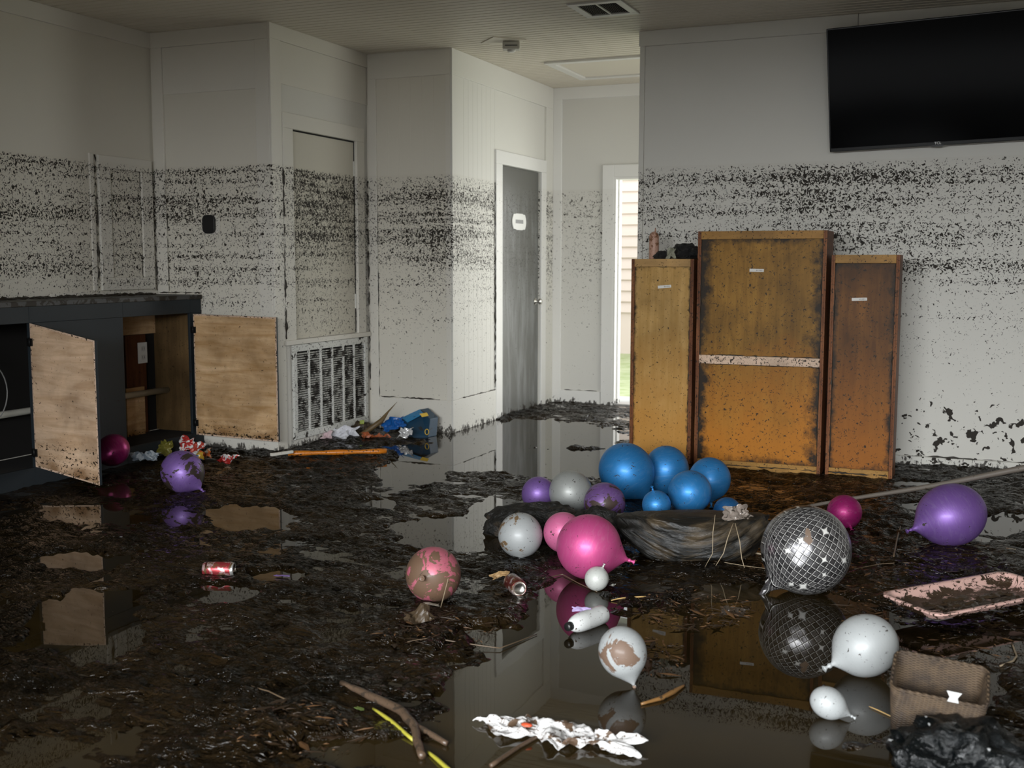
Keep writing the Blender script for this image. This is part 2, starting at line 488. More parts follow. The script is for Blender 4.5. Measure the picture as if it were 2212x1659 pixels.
# ceiling: boards running across, V grooves
prof = []
y = YB0 - 0.12; p = 0.072
while y < YE + 0.16:
    prof += [(y, 0), (y + p - 0.013, 0), (y + p - 0.008, 0.011), (y + p - 0.004, 0.011)]; y += p
prof.append((y, 0)); k = len(prof)
mb = MB(); mb.add([(x, a, ZC + d) for x in (XL - 0.12, XRR + 0.12) for a, d in prof], [(i, i + 1, k + i + 1, k + i) for i in range(k - 1)])
mb.box(XL - 0.12, XRR + 0.12, YB0 - 0.12, y, ZC + 0.02, ZC + 0.1)
struct(mb.build('ceiling', M['ceiling']))
struct(MB().box(XL - 0.12, XRR + 0.12, YB0 - 0.12, YE + 0.16, -0.2, -0.12).build('floor', plain('floor_slab', (0.05, 0.04, 0.03), 0.7)))

# trims
T = 0.018


def trim(name, boxes, mat=None, bev=0.003):
    mb = MB()
    for b in boxes: mb.box(*b)
    return struct(mb.build(name, mat or M['trim'], bevel=bev))


trim('trim_1', [(XL, XL + T, YB0, YA, 2.775, ZC)])                                   # left wall frieze
trim('trim_2', [(XL + T, XB, YA - T, YA, 2.775, ZC), (XL + T, -5.36, YA - T, YA, 0, 2.775), (-4.585, XB, YA - T, YA, 0, 2.775), (-5.36, -4.585, YA - T, YA, 0, 0.14), (-5.36, -4.585, YA - 0.008, YA, 2.457, 2.775)])
trim('trim_3', [(XB, XB + T, YA - T, YC, 2.78, ZC), (XB, XB + T, YA - T, 6.565, 0, 2.78), (XB, XB + 0.007, 6.565, YC, 2.50, 2.78)])
trim('trim_4', [(XB + T, XD, YC - T, YC, 2.69, ZC), (XB + T, -4.39, YC - T, YC, 0, 2.69), (-4.39, XD, YC - T, YC, 0, 0.25), (-3.80, XD, YC - T, YC, 0.25, 2.69)])
trim('trim_5', [(XD, XD + T, YC - T, YE, 2.69, ZC), (XD, XD + T, YC - T, 8.53, 0, 0.25), (XD, XD + T, YC - T, 7.86, 0.25, 2.69), (XD, XD + T, 9.66, YE, 0, 2.69)], M['wall_d'])
trim('trim_6', [(XD + T, -1.85, YE - T, YE, 2.775, ZC), (XD + T, -3.66, YE - T, YE, 0.0, 2.775), (-3.66, -3.27, YE - T, YE, 0.0, 0.12)], M['trim_e'])
trim('trim_7', [(XR - 0.006, -0.85, YR - 0.022, YR, 2.778, ZC), (-0.847, XRR, YR - 0.022, YR, 2.778, ZC), (XR, XR + 0.035, YR - T, YR, 0, 2.778)], M['wall_r'])
struct(MB().box(XR + 0.035, XRR, YR - 0.02, YR, BZ, 0.055).build('baseboard_right', M['wall_r'], bevel=0.004))

# door_1: closet panel door above the return grille
d1 = struct(MB().box(XB - 0.05, XB - 0.004, 6.695, 7.532, 0.765, 2.200).build('door_1', M['door1'], bevel=0.002))
mb = MB()
for b in ((6.567, 6.69, 0.76, 2.21), (7.54, 7.65, 0.76, 2.21), (6.567, 7.65, 2.21, 2.315)): mb.box(XB, XB + 0.022, *b)
mb.box(XB, XB + 0.034, 6.55, 7.70, 0.728, 0.762)
mb.build('door_casing', M['trim'], d1, bevel=0.003)
mb = MB()
for z in (0.95, 1.95): mb.box(XB - 0.02, XB + 0.006, 7.525, 7.548, z, z + 0.11)
mb.build('hinge', M['white_plastic'], d1)
mb = MB(); mb.box(XB - 0.05, XB - 0.002, 6.69, 7.54, 2.2005, 2.21); mb.box(XB - 0.05, XB - 0.002, 7.533, 7.54, 0.765, 2.2)  # dark strips painted in as the shadow lines around the door
mb.build('door_gap_shade', M['cavity_shade'], d1)

# return air grille
g = thing('return_air_grille', (XB, 7.16, 0.06), 'white louvred return air grille clogged with mud, low on the closet wall', 'air grille')
mb = MB(); gy0, gy1, gz0, gz1 = 6.65, 7.675, 0.055, 0.725
mb.box(XB, XB + 0.02, gy0, gy1, gz0, gz0 + 0.05); mb.box(XB, XB + 0.02, gy0, gy1, gz1 - 0.05, gz1)
mb.box(XB, XB + 0.02, gy0, gy0 + 0.045, gz0 + 0.05, gz1 - 0.05); mb.box(XB, XB + 0.02, gy1 - 0.045, gy1, gz0 + 0.05, gz1 - 0.05)
gm = dirty('grille_paint', (0.66, 0.66, 0.62), 0.50, 13, 0.4, kind='world', fine=1.0)
mb.build('frame', gm, g, bevel=0.003)
lm = dirty('louvre_paint', (0.56, 0.56, 0.52), 0.84, 16, 0.4, kind='world', fine=1.3)
mb = MB(); z = gz0 + 0.06
while z < gz1 - 0.06:
    mb.add([(XB + 0.012, gy0 + 0.045, z), (XB + 0.012, gy1 - 0.045, z), (XB - 0.004, gy1 - 0.045, z + 0.0035), (XB - 0.004, gy0 + 0.045, z + 0.0035),
            (XB + 0.012, gy0 + 0.045, z - 0.006), (XB + 0.012, gy1 - 0.045, z - 0.006), (XB - 0.004, gy1 - 0.045, z - 0.001), (XB - 0.004, gy0 + 0.045, z - 0.001)],
           [(0, 1, 2, 3), (7, 6, 5, 4), (4, 5, 1, 0)]); z += 0.0165
lo = mb.build('louvre_slats', lm, g)
for i in range(1, 6):
    yy = gy0 + 0.045 + (gy1 - gy0 - 0.09) * i / 6
    MB().box(XB + 0.006, XB + 0.018, yy - 0.008, yy + 0.008, gz0 + 0.05, gz1 - 0.05).build('divider', gm, g)
MB().box(XB - 0.03, XB - 0.025, 6.672, 7.653, 0.082, 0.718).build('filter_backing', M['cavity_shade'], g)

# door_2: grey hallway door
d2 = struct(MB().box(XD - 0.05, XD - 0.012, 8.68, 9.545, 0.0, 2.100).build('door_2', M['door2'], bevel=0.002))
mb = MB()
for b in ((8.53, 8.66, -0.02, 2.105), (9.545, 9.66, -0.02, 2.105), (8.53, 9.66, 2.105, 2.215)): mb.box(XD, XD + 0.022, *b)
mb.box(XD - 0.06, XD, 8.66, 8.68, -0.02, 2.105)
mb.build('door_casing', M['trim_e'], d2, bevel=0.004)
mm = basis((XD - 0.012, 9.475, 0.953), (1, 0, 0))
MB().lathe([(0, 0.032), (0.006, 0.032), (0.009, 0.012), (0.03, 0.011), (0.036, 0.022), (0.046, 0.028), (0.058, 0.026), (0.064, 0.015), (0.066, 0)], 20, mm).build('door_knob', M['chrome'], d2)
# plaque on the door: scalloped outline
pl = thing('door_plaque', (XD - 0.01, 9.08, 1.65), 'small white scalloped name plaque on the grey hallway door', 'sign')
out = []
hw, hh_ = 0.125, 0.064
for i in range(9): out.append((-hw + 0.0 + 2 * hw * i / 8, -hh_ - (0.006 if 1 < i < 7 else 0)))
for i in range(1, 8): out.append((hw + 0.03 * math.sin(PI * i / 8), -hh_ + 2 * hh_ * i / 8))
for i in range(9): out.append((hw - 2 * hw * i / 8, hh_ + (0.006 if 1 < i < 7 else 0)))
for i in range(1, 8): out.append((-hw - 0.03 * math.sin(PI * i / 8), hh_ - 2 * hh_ * i / 8))
n = len(out)
mb = MB(); mb.add([(XD - 0.011, 9.08 + a, 1.65 + b) for a, b in out] + [(XD - 0.003, 9.08 + a, 1.65 + b) for a, b in out], [tuple(range(n, 2 * n))] + [(i, (i + 1) % n, n + (i + 1) % n, n + i) for i in range(n)])
mb.build('plate', plain('plaque_white', (0.80, 0.80, 0.77), 0.4), pl)
mb = MB()   # worn, illegible lettering band
random.seed(4)
yy = 8.995
while yy < 9.165:
    w = random.uniform(0.010, 0.020); mb.box(XD - 0.003, XD - 0.0015, yy, yy + w, 1.635, 1.667); yy += w + 0.005
mb.build('faded_lettering', plain('faded_grey', (0.33, 0.33, 0.33), 0.6), pl)

# door_3: outer doorway frame in the back wall
JD = 0.16
mb = MB()
mb.box(DX0 - 0.11, DX0, YE - 0.022, YE, -0.02, DZ + 0.11); mb.box(DX0, DX1, YE - 0.022, YE, DZ, DZ + 0.11); mb.box(DX1, DX1 + 0.11, YE - 0.022, YE, -0.02, DZ + 0.11)
d3 = struct(mb.build('door_3', M['trim_e'], bevel=0.004))
mb = MB()
mb.box(DX0, DX0 + 0.02, YE - 0.02, YE + JD, -0.02, DZ); mb.box(DX1 - 0.02, DX1, YE - 0.02, YE + JD, -0.02, DZ); mb.box(DX0 + 0.02, DX1 - 0.02, YE - 0.02, YE + JD, DZ - 0.02, DZ)
mb.box(DX0 + 0.02, DX0 + 0.032, YE + 0.05, YE + 0.10, -0.02, DZ - 0.02)
mb.build('jamb', M['trim_e'], d3, bevel=0.002)
MB().box(DX0 + 0.02, DX1 - 0.02, YE, YE + JD + 0.03, -0.03, 0.012).build('threshold', plain('threshold_metal', (0.45, 0.44, 0.42), 0.4, 0.6), d3)

# wall hatch on the left wall
hx = XL
ha = thing('wall_hatch_door', (hx, 6.15, 1.11), 'white framed hatch door on the left wall just above the counter', 'hatch')
mb = MB(); a0, a1, z0, z1 = 5.90, 6.42, 1.11, 2.005
mb.box(hx, hx + 0.022, a0, a1, z0, z0 + 0.085); mb.box(hx, hx + 0.022, a0, a1, z1 - 0.085, z1); mb.box(hx, hx + 0.022, a0, a0 + 0.11, z0 + 0.085, z1 - 0.085); mb.box(hx, hx + 0.022, a1 - 0.11, a1, z0 + 0.085, z1 - 0.085)
mb.build('frame', M['trim'], ha, bevel=0.005)
MB().box(hx, hx + 0.010, a0 + 0.11, a1 - 0.11, z0 + 0.085, z1 - 0.085).build('panel', M['wall'], ha)
MB().box(hx, hx + 0.012, 5.83, 5.868, 1.11, 2.01).build('stop_bead', M['trim'], ha, bevel=0.003)

# thermostat
th = thing('thermostat', (-4.984, YA, 1.56), 'black rounded thermostat in a white ring on the left end wall', 'thermostat')


def sqr(hw, hh, r, n=8):
    o = []
    for cx, cy, a in ((hw - r, hh - r, 0), (-hw + r, hh - r, 90), (-hw + r, -hh + r, 180), (hw - r, -hh + r, 270)):
        for i in range(n + 1):
            q = math.radians(a + 90 * i / n); o.append((cx + r * math.cos(q), cy + r * math.sin(q)))
    return o


def plate_y(mb, o, cx, cz, y0, y1):
    n = len(o); mb.add([(cx + a, y0, cz + b) for a, b in o] + [(cx + a, y1, cz + b) for a, b in o],
                       [tuple(range(n)), tuple(range(2 * n - 1, n - 1, -1))] + [(i, (i + 1) % n, n + (i + 1) % n, n + i)[::-1] for i in range(n)])


mb = MB(); plate_y(mb, sqr(0.068, 0.07, 0.055), -4.975, 1.557, YA - 0.010, YA - 0.0005); mb.build('ring', M['trim'], th, bevel=0.003)
mb = MB(); plate_y(mb, sqr(0.051, 0.064, 0.035), -4.99, 1.56, YA - 0.032, YA - 0.010); mb.build('housing', M['black'], th, bevel=0.004)

# ------------------------------------------------------------------ counter cabinet on the left
XF = -5.08
cb = thing('sink_cabinet', (-5.27, 5.0, 0), 'slate blue sink cabinet with two open plywood doors along the left wall', 'cabinet')
mb = MB(); y0c = 3.6
o1 = (4.25, 4.90, 0.11, 0.95); o2 = (5.665, 6.32, 0.11, 0.95)
wall_cells(mb, 'x', XF - 0.02, XF, y0c, YA - T - 0.002, 0.0, 1.06, [o1, o2])
mb.build('face_frame', M['navy'], cb, bevel=0.002)
mb = MB(); mb.box(XL + 0.001, XF + 0.012, y0c, YA - T - 0.002, 1.045, 1.075); mb.build('countertop', dirty('counter_mud', (0.06, 0.06, 0.06), 0.9, 10, 0.5, kind='world'), cb, bevel=0.003)
MB().box(XL + 0.001, XL + 0.018, 5.45, YA - T, 1.075, 1.10).build('backsplash', M['trim'], cb)
MB().box(XL + 0.03, XF - 0.02, y0c, YA - T - 0.002, 0.09, 0.11).build('bottom_shelf', M['cavity_shade'], cb)
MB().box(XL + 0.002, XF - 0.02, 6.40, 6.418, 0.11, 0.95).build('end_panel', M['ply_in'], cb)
MB().box(XL + 0.001, XL + 0.02, 5.60, 6.40, 0.80, 0.95).build('back_rail', M['ply_light2'], cb)
MB().box(XL + 0.001, XL + 0.006, y0c, 6.40, 0.11, 1.04).build('back_shade', M['cavity_shade'], cb)  # dark sheet over the back wall stands in for interior shade
MB().box(XL + 0.01, XL + 0.05, 6.06, 6.26, 0.11, 0.80).build('stud', M['stud'], cb)
MB().box(XL + 0.055, XL + 0.08, 6.02, 6.20, 0.11, 0.44).build('wood_block', M['ply_light2'], cb)
MB().box(XL + 0.01, XL + 0.05, 4.20, 4.32, 0.11, 0.90).build('stud', M['stud'], cb)
MB().tube([(XL + 0.12, 3.7, 0.40), (XL + 0.12, 6.39, 0.40)], 0.021, 14).build('drain_pipe', plain('pvc', (0.55, 0.53, 0.46), 0.4), cb)
mb = MB()
for k_, (cy, cz, r) in enumerate(((4.62, 0.60, 0.13), (4.68, 0.55, 0.20), (4.58, 0.62, 0.22))):
    mb.tube([(XL + 0.2 + 0.02 * k_, cy + r * math.cos(q), cz + r * math.sin(q)) for q in [i * PI / 16 for i in range(-4, 26)]], 0.004, 6)
mb.build('coiled_hose', plain('grey_hose', (0.22, 0.22, 0.21), 0.4), cb)
ol = thing('wall_outlet', (XL + 0.05, 6.22, 0.61), 'white double power outlet on a stud inside the open cabinet', 'outlet')
mb = MB(); mb.box(XL + 0.051, XL + 0.060, 6.175, 6.265, 0.60, 0.745); mb.build('cover_plate', M['white_plastic'], ol, bevel=0.003)
for zz in (0.64, 0.70):
    MB().box(XL + 0.060, XL + 0.063, 6.20, 6.24, zz - 0.018, zz + 0.018).build('socket', plain('socket_face', (0.6, 0.59, 0.55), 0.4), ol, bevel=0.002)
    mb = MB(); mb.box(XL + 0.0631, XL + 0.0636, 6.208, 6.211, zz - 0.006, zz + 0.010); mb.box(XL + 0.0631, XL + 0.0636, 6.229, 6.232, zz - 0.006, zz + 0.010); mb.build('slot', M['black'], ol)


def cab_door(p_hinge, p_free, z0h, z1h, z0f, z1f, mat, face_cam):
    """plywood door leaf from hinge line to free edge; slab with navy outside face"""
    a = Vector(p_hinge); b = Vector(p_free); d = (b - a).normalized(); nrm = Vector((d.y, -d.x, 0)); th_ = 0.018
    def slab(mb, o0, o1, e0=0.0, ez=0.0):
        q = []
        for off in (o0, o1):
            for (p, s, zz, ze) in ((a, 1, z0h, 1), (b, -1, z0f, 1), (b, -1, z1f, -1), (a, 1, z1h, -1)):
                pp = p + d * e0 * s + nrm * off; q.append((pp.x, pp.y, zz + ze * ez))
        mb.add(q, [(0, 1, 2, 3), (7, 6, 5, 4), (0, 4, 5, 1), (1, 5, 6, 2), (2, 6, 7, 3), (3, 7, 4, 0)])
    mb = MB(); slab(mb, 0, -th_); dr = mb.build('door', M['navy'], cb, bevel=0.002)
    mb = MB(); slab(mb, 0.0006, 0.0022, 0.010, 0.010); mb.build('plywood_face', mat, dr)
    mb = MB(); slab(mb, 0.0001, 0.0012, 0.0, 0.0); mb.build('raw_edge', M['rail_pale'], dr)
    for fz in (0.10, 0.87):
        zz = z0h + (z1h - z0h) * fz
        c = a + nrm * 0.004; mm = Matrix.Translation((c.x, c.y, zz)) @ Matrix.Rotation(math.atan2(d.y, d.x), 4, 'Z')
        mb = MB(); mb.box(-0.02, 0.022, -0.007, 0.006, -0.022, 0.022, mm); mb.tube([(0.0, -0.004, -0.026), (0.0, -0.004, 0.026)], 0.006, 8, mm); mb.build('hinge', M['iron'], dr)
    return dr


cab_door((-5.055, 6.325, 0), (-4.375, 6.325, 0), 0.105, 0.945, 0.095, 0.935, M['ply_light2'], 1)
cab_door((-5.07, 4.895, 0), (-4.545, 4.84, 0), 0.115, 0.950, 0.055, 0.868, M['ply_light'], 1)

# ------------------------------------------------------------------ ceiling fixtures
vt = thing('ceiling_vent', (-2.295, 6.90, ZC), 'white two-bank ceiling air vent with dark slots near the top edge', 'vent')
mb = MB(); x0, x1, yy0, yy1 = -2.47, -2.12, 6.70, 7.10; zb = ZC - 0.012
mb.box(x0, x1, yy0, yy0 + 0.05, zb, ZC); mb.box(x0, x1, yy1 - 0.05, yy1, zb, ZC); mb.box(x0, x0 + 0.05, yy0 + 0.05, yy1 - 0.05, zb, ZC); mb.box(x1 - 0.05, x1, yy0 + 0.05, yy1 - 0.05, zb, ZC); mb.box(-2.301, -2.289, yy0 + 0.05, yy1 - 0.05, zb, ZC)
mb.build('frame', M['white_plastic'], vt, bevel=0.003)
MB().box(x0 + 0.05, x1 - 0.05, yy0 + 0.05, yy1 - 0.05, ZC - 0.002, ZC - 0.001).build('duct_opening', M['cavity_shade'], vt)
for sx0, sx1 in ((x0 + 0.05, -2.301), (-2.289, x1 - 0.05)):
    mb = MB(); nsl = 9
    for i in range(nsl):
        xa = sx0 + (sx1 - sx0) * (i + 0.2) / nsl
        mb.add([(xa, yy0 + 0.05, ZC - 0.003), (xa, yy1 - 0.05, ZC - 0.003), (xa + 0.007, yy1 - 0.05, zb + 0.001), (xa + 0.007, yy0 + 0.05, zb + 0.001)], [(0, 1, 2, 3), (3, 2, 1, 0)])
    mb.build('louvre_bank', M['white_plastic'], vt)
sd = thing('ceiling_sensor', (-3.29, 7.63, ZC), 'white boxy smoke sensor on a diamond shaped ceiling plate', 'sensor')
m45 = Matrix.Translation((-3.29, 7.63, ZC)) @ Matrix.Rotation(PI / 4, 4, 'Z')
mb = MB(); mb.box(-0.125, 0.125, -0.125, 0.125, -0.006, 0.0, m45); mb.build('mounting_plate', M['ceiling'], sd)
m10 = Matrix.Translation((-3.24, 7.66, ZC)) @ Matrix.Rotation(0.35, 4, 'Z')
mb = MB(); mb.box(-0.062, 0.062, -0.045, 0.045, -0.062, -0.006, m10); mb.build('housing', plain('aged_plastic', (0.50, 0.48, 0.42), 0.4), sd, bevel=0.008)
mb = MB(); mb.lathe([(-0.078, 0), (-0.078, 0.022), (-0.072, 0.030), (-0.062, 0.030)], 18, m10); mb.build('lens', M['white_plastic'], sd)
mb = MB(); mb.box(-0.045, 0.045, -0.0462, -0.045, -0.040, -0.034, m10); mb.build('test_slot', M['black'], sd)
ah = thing('attic_hatch', (-2.9, 8.9, ZC), 'white framed attic hatch in the hallway ceiling', 'hatch')
mb = MB(); x0, x1, yy0, yy1 = -3.33, -2.35, 8.53, 9.40
for b in ((x0, x1, yy0, yy0 + 0.07), (x0, x1, yy1 - 0.07, yy1), (x0, x0 + 0.07, yy0 + 0.07, yy1 - 0.07), (x1 - 0.07, x1, yy0 + 0.07, yy1 - 0.07)): mb.box(*b, ZC - 0.018, ZC)
mb.build('frame', M['white_plastic'], ah, bevel=0.003)
MB().box(x0 + 0.08, x1 - 0.08, yy0 + 0.08, yy1 - 0.08, ZC - 0.006, ZC).build('hatch_panel', M['ceiling'], ah)

# ------------------------------------------------------------------ television
tv = thing('television', (-0.38, 7.52, 2.03), 'wide black flat-screen television tilted down on the right wall', 'television')
TM = Matrix.Translation((-0.338, 7.60, 2.03)) @ Matrix.Rotation(math.radians(-1.6), 4, 'Y') @ Matrix.Rotation(math.radians(14), 4, 'X')
tw, tht = 1.30, 0.76
mb = MB(); mb.box(-tw / 2, tw / 2, -0.012, 0.03, 0, tht, TM); mb.build('bezel', M['bezel'], tv, bevel=0.003)
mb = MB(); mb.box(-tw / 2 + 0.008, tw / 2 - 0.008, -0.0135, -0.012, 0.022, tht - 0.008, TM); mb.build('screen', M['screen'], tv)
mb = MB(); mb.box(-0.3, 0.3, 0.03, 0.06, 0.08, 0.5, TM); mb.build('rear_housing', M['black'], tv)
mb = MB(); mb.box(-0.035, 0.035, -0.013, -0.006, -0.007, 0.002, TM); mb.build('sensor_bar', M['black'], tv)
mb = MB(); mb.box(-0.22, 0.22, 7.66, YR, 2.25, 2.55, Matrix.Translation((-0.338, 0, 0))); mb.box(-0.06, 0.06, 7.60, 7.67, 2.34, 2.46, Matrix.Translation((-0.338, 0, 0))); mb.build('wall_bracket', M['iron'], tv)


def text_obj(name, body, size, mat, parent, mat4):
    cu = bpy.data.curves.new(name, 'FONT'); cu.body = body; cu.size = size; cu.extrude = 0.0004; cu.align_x = 'CENTER'; cu.offset = size * 0.02
    tmp = bpy.data.objects.new(name + '_tmp', cu); C.objects.link(tmp)
    dg = bpy.context.evaluated_depsgraph_get(); me = bpy.data.meshes.new_from_object(tmp.evaluated_get(dg)); bpy.data.objects.remove(tmp, do_unlink=True)
    inv = WM[parent].inverted() @ mat4
    me.transform(inv); me.materials.clear(); me.materials.append(mat)
    o = bpy.data.objects.new(name, me); C.objects.link(o); o.parent = parent; WM[o] = WM[parent].copy(); return o


text_obj('brand_lettering', 'TCL', 0.022, M['white_text'], tv, TM @ Matrix.Translation((0.0, -0.0145, 0.008)) @ Matrix.Rotation(PI / 2, 4, 'X'))

# ------------------------------------------------------------------ three plywood cases
def case(x0, x1, top, yf, depth, mat, rail, label, mid=None, side=0.022, botrail=True, tapeat=None, taperot=0):
    c = thing('plywood_case', ((x0 + x1) / 2, yf + depth / 2, 0), label, 'wooden case', 'three plywood cases lined up in front of the wall')
    e = 0.012
    MB().box(x0 + e, x1 - e, yf + 0.014, yf + 0.022, 0.02, top - 0.02).build('back_board', mat, c)
    for xa in (x0, x1 - side):
        mb = MB(); mb.box(xa, xa + side, yf + 0.002, yf + depth, 0.0, top)
        mb.box(xa + side * 0.36, xa + side * 0.64, yf - 0.002, yf + 0.003, 0.0, top)
        mb.build('side_panel', M['case_edge'], c, bevel=0.002)
    MB().box(x0 + side, x1 - side, yf, yf + 0.02, top - 0.05, top).build('top_rail', rail, c, bevel=0.002)
    MB().box(x0 + side, x1 - side, yf + 0.02, yf + depth, top - 0.02, top).build('top_panel', rail, c)
    MB().box(x0 + side, x1 - side, yf, yf + 0.02, -0.01, 0.055).build('bottom_rail', M['rail_c'], c, bevel=0.002)
    if mid: MB().box(x0 + side, x1 - side, yf - 0.002, yf + 0.02, mid - 0.027, mid + 0.027).build('middle_rail', M['rail_pale'], c, bevel=0.002)
    if tapeat:
        m_ = Matrix.Translation((tapeat[0], yf + 0.0135, tapeat[1])) @ Matrix.Rotation(math.radians(taperot), 4, 'Y')
        mb = MB(); n_ = 9
        for i in range(n_):
            w = 0.088 / n_; mb.box(-0.044 + i * w, -0.044 + (i + 1) * w, -0.0012 - 0.0006 * (i % 2), 0.0, -0.009, 0.009, m_)
        tp = mb.build('tape_strip', M['tape'], c)
        mb = MB(); random.seed(int(x0 * 10) + 90)
        for i in range(5):
            mb.box(-0.002 + i * 0.008, 0.002 + i * 0.008, -0.0026, -0.002, -0.004, 0.003 + random.random() * 0.002, m_)
        mb.build('faint_writing', plain('pencil_grey', (0.30, 0.29, 0.27), 0.7), tp)
    return c


case(-2.155, -1.742, 1.325, 7.10, 0.30, M['box_l'], M['rail_l'], 'pale yellow plywood case with a tape strip, leftmost of three, debris on top', tapeat=(-1.935, 1.148), taperot=-5)
case(-1.705, -0.915, 1.497, 7.04, 0.30, M['box_c'], M['rail_c'], 'tallest and widest amber plywood case with a pale middle rail', mid=0.695, tapeat=(-1.335, 1.255), taperot=1)
case(-0.888, -0.495, 1.350, 7.05, 0.22, M['box_r'], M['rail_c'], 'narrow dark orange plywood case, rightmost of three under the television', tapeat=(-0.72, 1.085), taperot=-2)

# ------------------------------------------------------------------ water and mud
RX0, RX1, RY0, RY1 = XL, XRR, YB0, YE


def inside(x, y):
    ok = (x > XL) & (x < XRR) & (y > YB0) & (y < YA)
    ok |= (x > XB) & (x < XRR) & (y >= YA - 0.01) & (y < YR)
    ok |= (x > XD) & (x < -1.85) & (y >= YC - 0.06) & (y < YE)
    ok |= (x > XB) & (x < XR) & (y >= YA) & (y < YC)
    return ok


mb = MB(); mb.box(XL, XRR, YB0, YA, -0.11, 0.0); mb.box(XB, XRR, YA, YR, -0.11, 0.0); mb.box(XD, -1.85, YR, YE, -0.11, 0.0)
w = mb.build('flood_water', M['water'], loc=(0, 4, -0.11)); tag(w, 'still brown flood water pooled across the whole floor', 'water', kind='stuff')

# pools and heaps are laid out on the floor plane
st = 0.013
xs = np.arange(-5.46, 2.6, st); ys = np.arange(1.2, 9.84, st)
GX, GY = np.meshgrid(xs, ys)
Mn = np.array(M3)
cx_ = Mn[0, 0] * GX + Mn[0, 1] * GY - Mn[0, 2] * H; cy_ = Mn[1, 0] * GX + Mn[1, 1] * GY - Mn[1, 2] * H; cz_ = Mn[2, 0] * GX + Mn[2, 1] * GY - Mn[2, 2] * H
cz_ = np.maximum(cz_, 0.2)
PX = 1106 + F_PX * cx_ / cz_; PY = 829.5 - F_PX * cy_ / cz_
# irregular outlines for every pool
wob = (fbm(GX, GY, 2.6, 5, 5, 0.6) - 0.5) * 1.5
pools = [(1150, 940, 230, 32), (1030, 985, 200, 30), (880, 1022, 75, 26), (1215, 1000, 150, 34), (960, 1150, 130, 38), (1060, 1110, 60, 30),
         (1480, 1500, 470, 185), (1750, 1480, 330, 150), (1235, 1330, 90, 95), (1110, 1560, 180, 130), (820, 1625, 230, 34), (1520, 1700, 700, 110),
         (2165, 1130, 70, 26), (1960, 1045, 60, 8), (1990, 1092, 46, 9), 
         (170, 1110, 105, 26), (185, 1215, 100, 20), (190, 1350, 120, 78), (535, 1118, 95, 30), (400, 1122, 48, 14), (240, 1062, 50, 14), (480, 1285, 70, 20), (600, 1246, 60, 12),
         (820, 1090, 40, 12), (1640, 1300, 190, 40), (1730, 1370, 130, 90), (2080, 1400, 150, 28)]
W_ = np.full(GX.shape, -9.0)
for (a, b, rx, ry) in pools:
    q = 1.0 - np.sqrt(((PX - a) / rx) ** 2 + ((PY - b) / ry) ** 2)
    W_ = np.maximum(W_, q)
pool = sst(-0.12, 0.14, W_ + wob * 0.55 + 0.5 * (fbm(GX, GY, 14.0, 3, 61, 0.6) - 0.5))
heaps = [(930, 1375, 190, 75, 0.022), (600, 1600, 160, 70, 0.03), (870, 1480, 200, 36, 0.016), (1500, 1300, 160, 26, 0.018), (1620, 1345, 60, 16, 0.01), (1080, 1330, 70, 40, 0.01),
         (1010, 935, 120, 9, 0.02), (800, 985, 150, 16, 0.02), (600, 1000, 120, 14, 0.015), (1270, 995, 26, 8, 0.03), (1750, 1130, 220, 40, 0.015), (2050, 1230, 260, 50, 0.016), (1500, 1235, 180, 22, 0.02)]
hp = np.zeros(GX.shape)
for (a, b, rx, ry, hgt) in heaps:
    q = np.clip(1.0 - (((PX - a) / rx) ** 2 + ((PY - b) / ry) ** 2), 0, 1); hp += q * hgt
n1 = fbm(GX, GY, 3.2, 5, 11, 0.58); n2 = fbm(GX * 0.8 + GY * 0.35, GY * 1.5, 12.0, 4, 23, 0.55); n3 = fbm(GX, GY, 46.0, 2, 37)
ridge = 1 - np.abs(2 * fbm(GX * 1.2, GY * 0.8 + GX * 0.3, 7.0, 4, 51, 0.55) - 1)
n4 = fbm(GX + 0.02 * n2, GY, 24.0, 3, 91, 0.6)
Z = 0.003 + 0.036 * (n1 - 0.46) + 0.030 * (n2 - 0.5) + 0.022 * (ridge - 0.72) + 0.010 * (n4 - 0.5) + 0.004 * (n3 - 0.5)
Z = Z + hp * (0.6 + 0.8 * (n2 - 0.2))
Z = np.where(Z > 0, Z, Z * 0.5)
Z = Z * (1 - pool) + (-0.02) * pool + (1 - pool) * 0.0015
# mud drifted against walls
Z = np.clip(Z, -0.03, 0.075) * np.where((GX < -4.9) & (GY > 4.5), 0.5, 1.0)
ok = inside(GX, GY)
ny, nx = GX.shape
idx = np.arange(nx * ny).reshape(ny, nx)
top = np.maximum.reduce([Z[:-1, :-1], Z[1:, :-1], Z[:-1, 1:], Z[1:, 1:]]) > -0.004
keep = ok[:-1, :-1] & ok[1:, :-1] & ok[:-1, 1:] & ok[1:, 1:] & top
q = np.stack([idx[:-1, :-1], idx[:-1, 1:], idx[1:, 1:], idx[1:, :-1]], -1)[keep]
used = np.zeros(nx * ny, bool); used[q.ravel()] = True; remap = np.cumsum(used) - 1
V = np.stack([GX.ravel(), GY.ravel(), Z.ravel()], -1)[used].astype(np.float32); q = remap[q]
me = bpy.data.meshes.new('mud'); me.vertices.add(len(V)); me.vertices.foreach_set('co', V.ravel())
me.loops.add(q.size); me.loops.foreach_set('vertex_index', q.ravel().astype(np.int32))
me.polygons.add(len(q)); me.polygons.foreach_set('loop_start', np.arange(0, q.size, 4, dtype=np.int32)); me.polygons.foreach_set('loop_total', np.full(len(q), 4, np.int32))
me.polygons.foreach_set('use_smooth', np.ones(len(q), bool)); me.update(); me.validate(); me.materials.append(M['mud'])
mo = bpy.data.objects.new('wet_mud', me); C.objects.link(mo)
tag(mo, 'glistening dark wet mud drifted in ridges over the flooded floor', 'mud', kind='stuff')
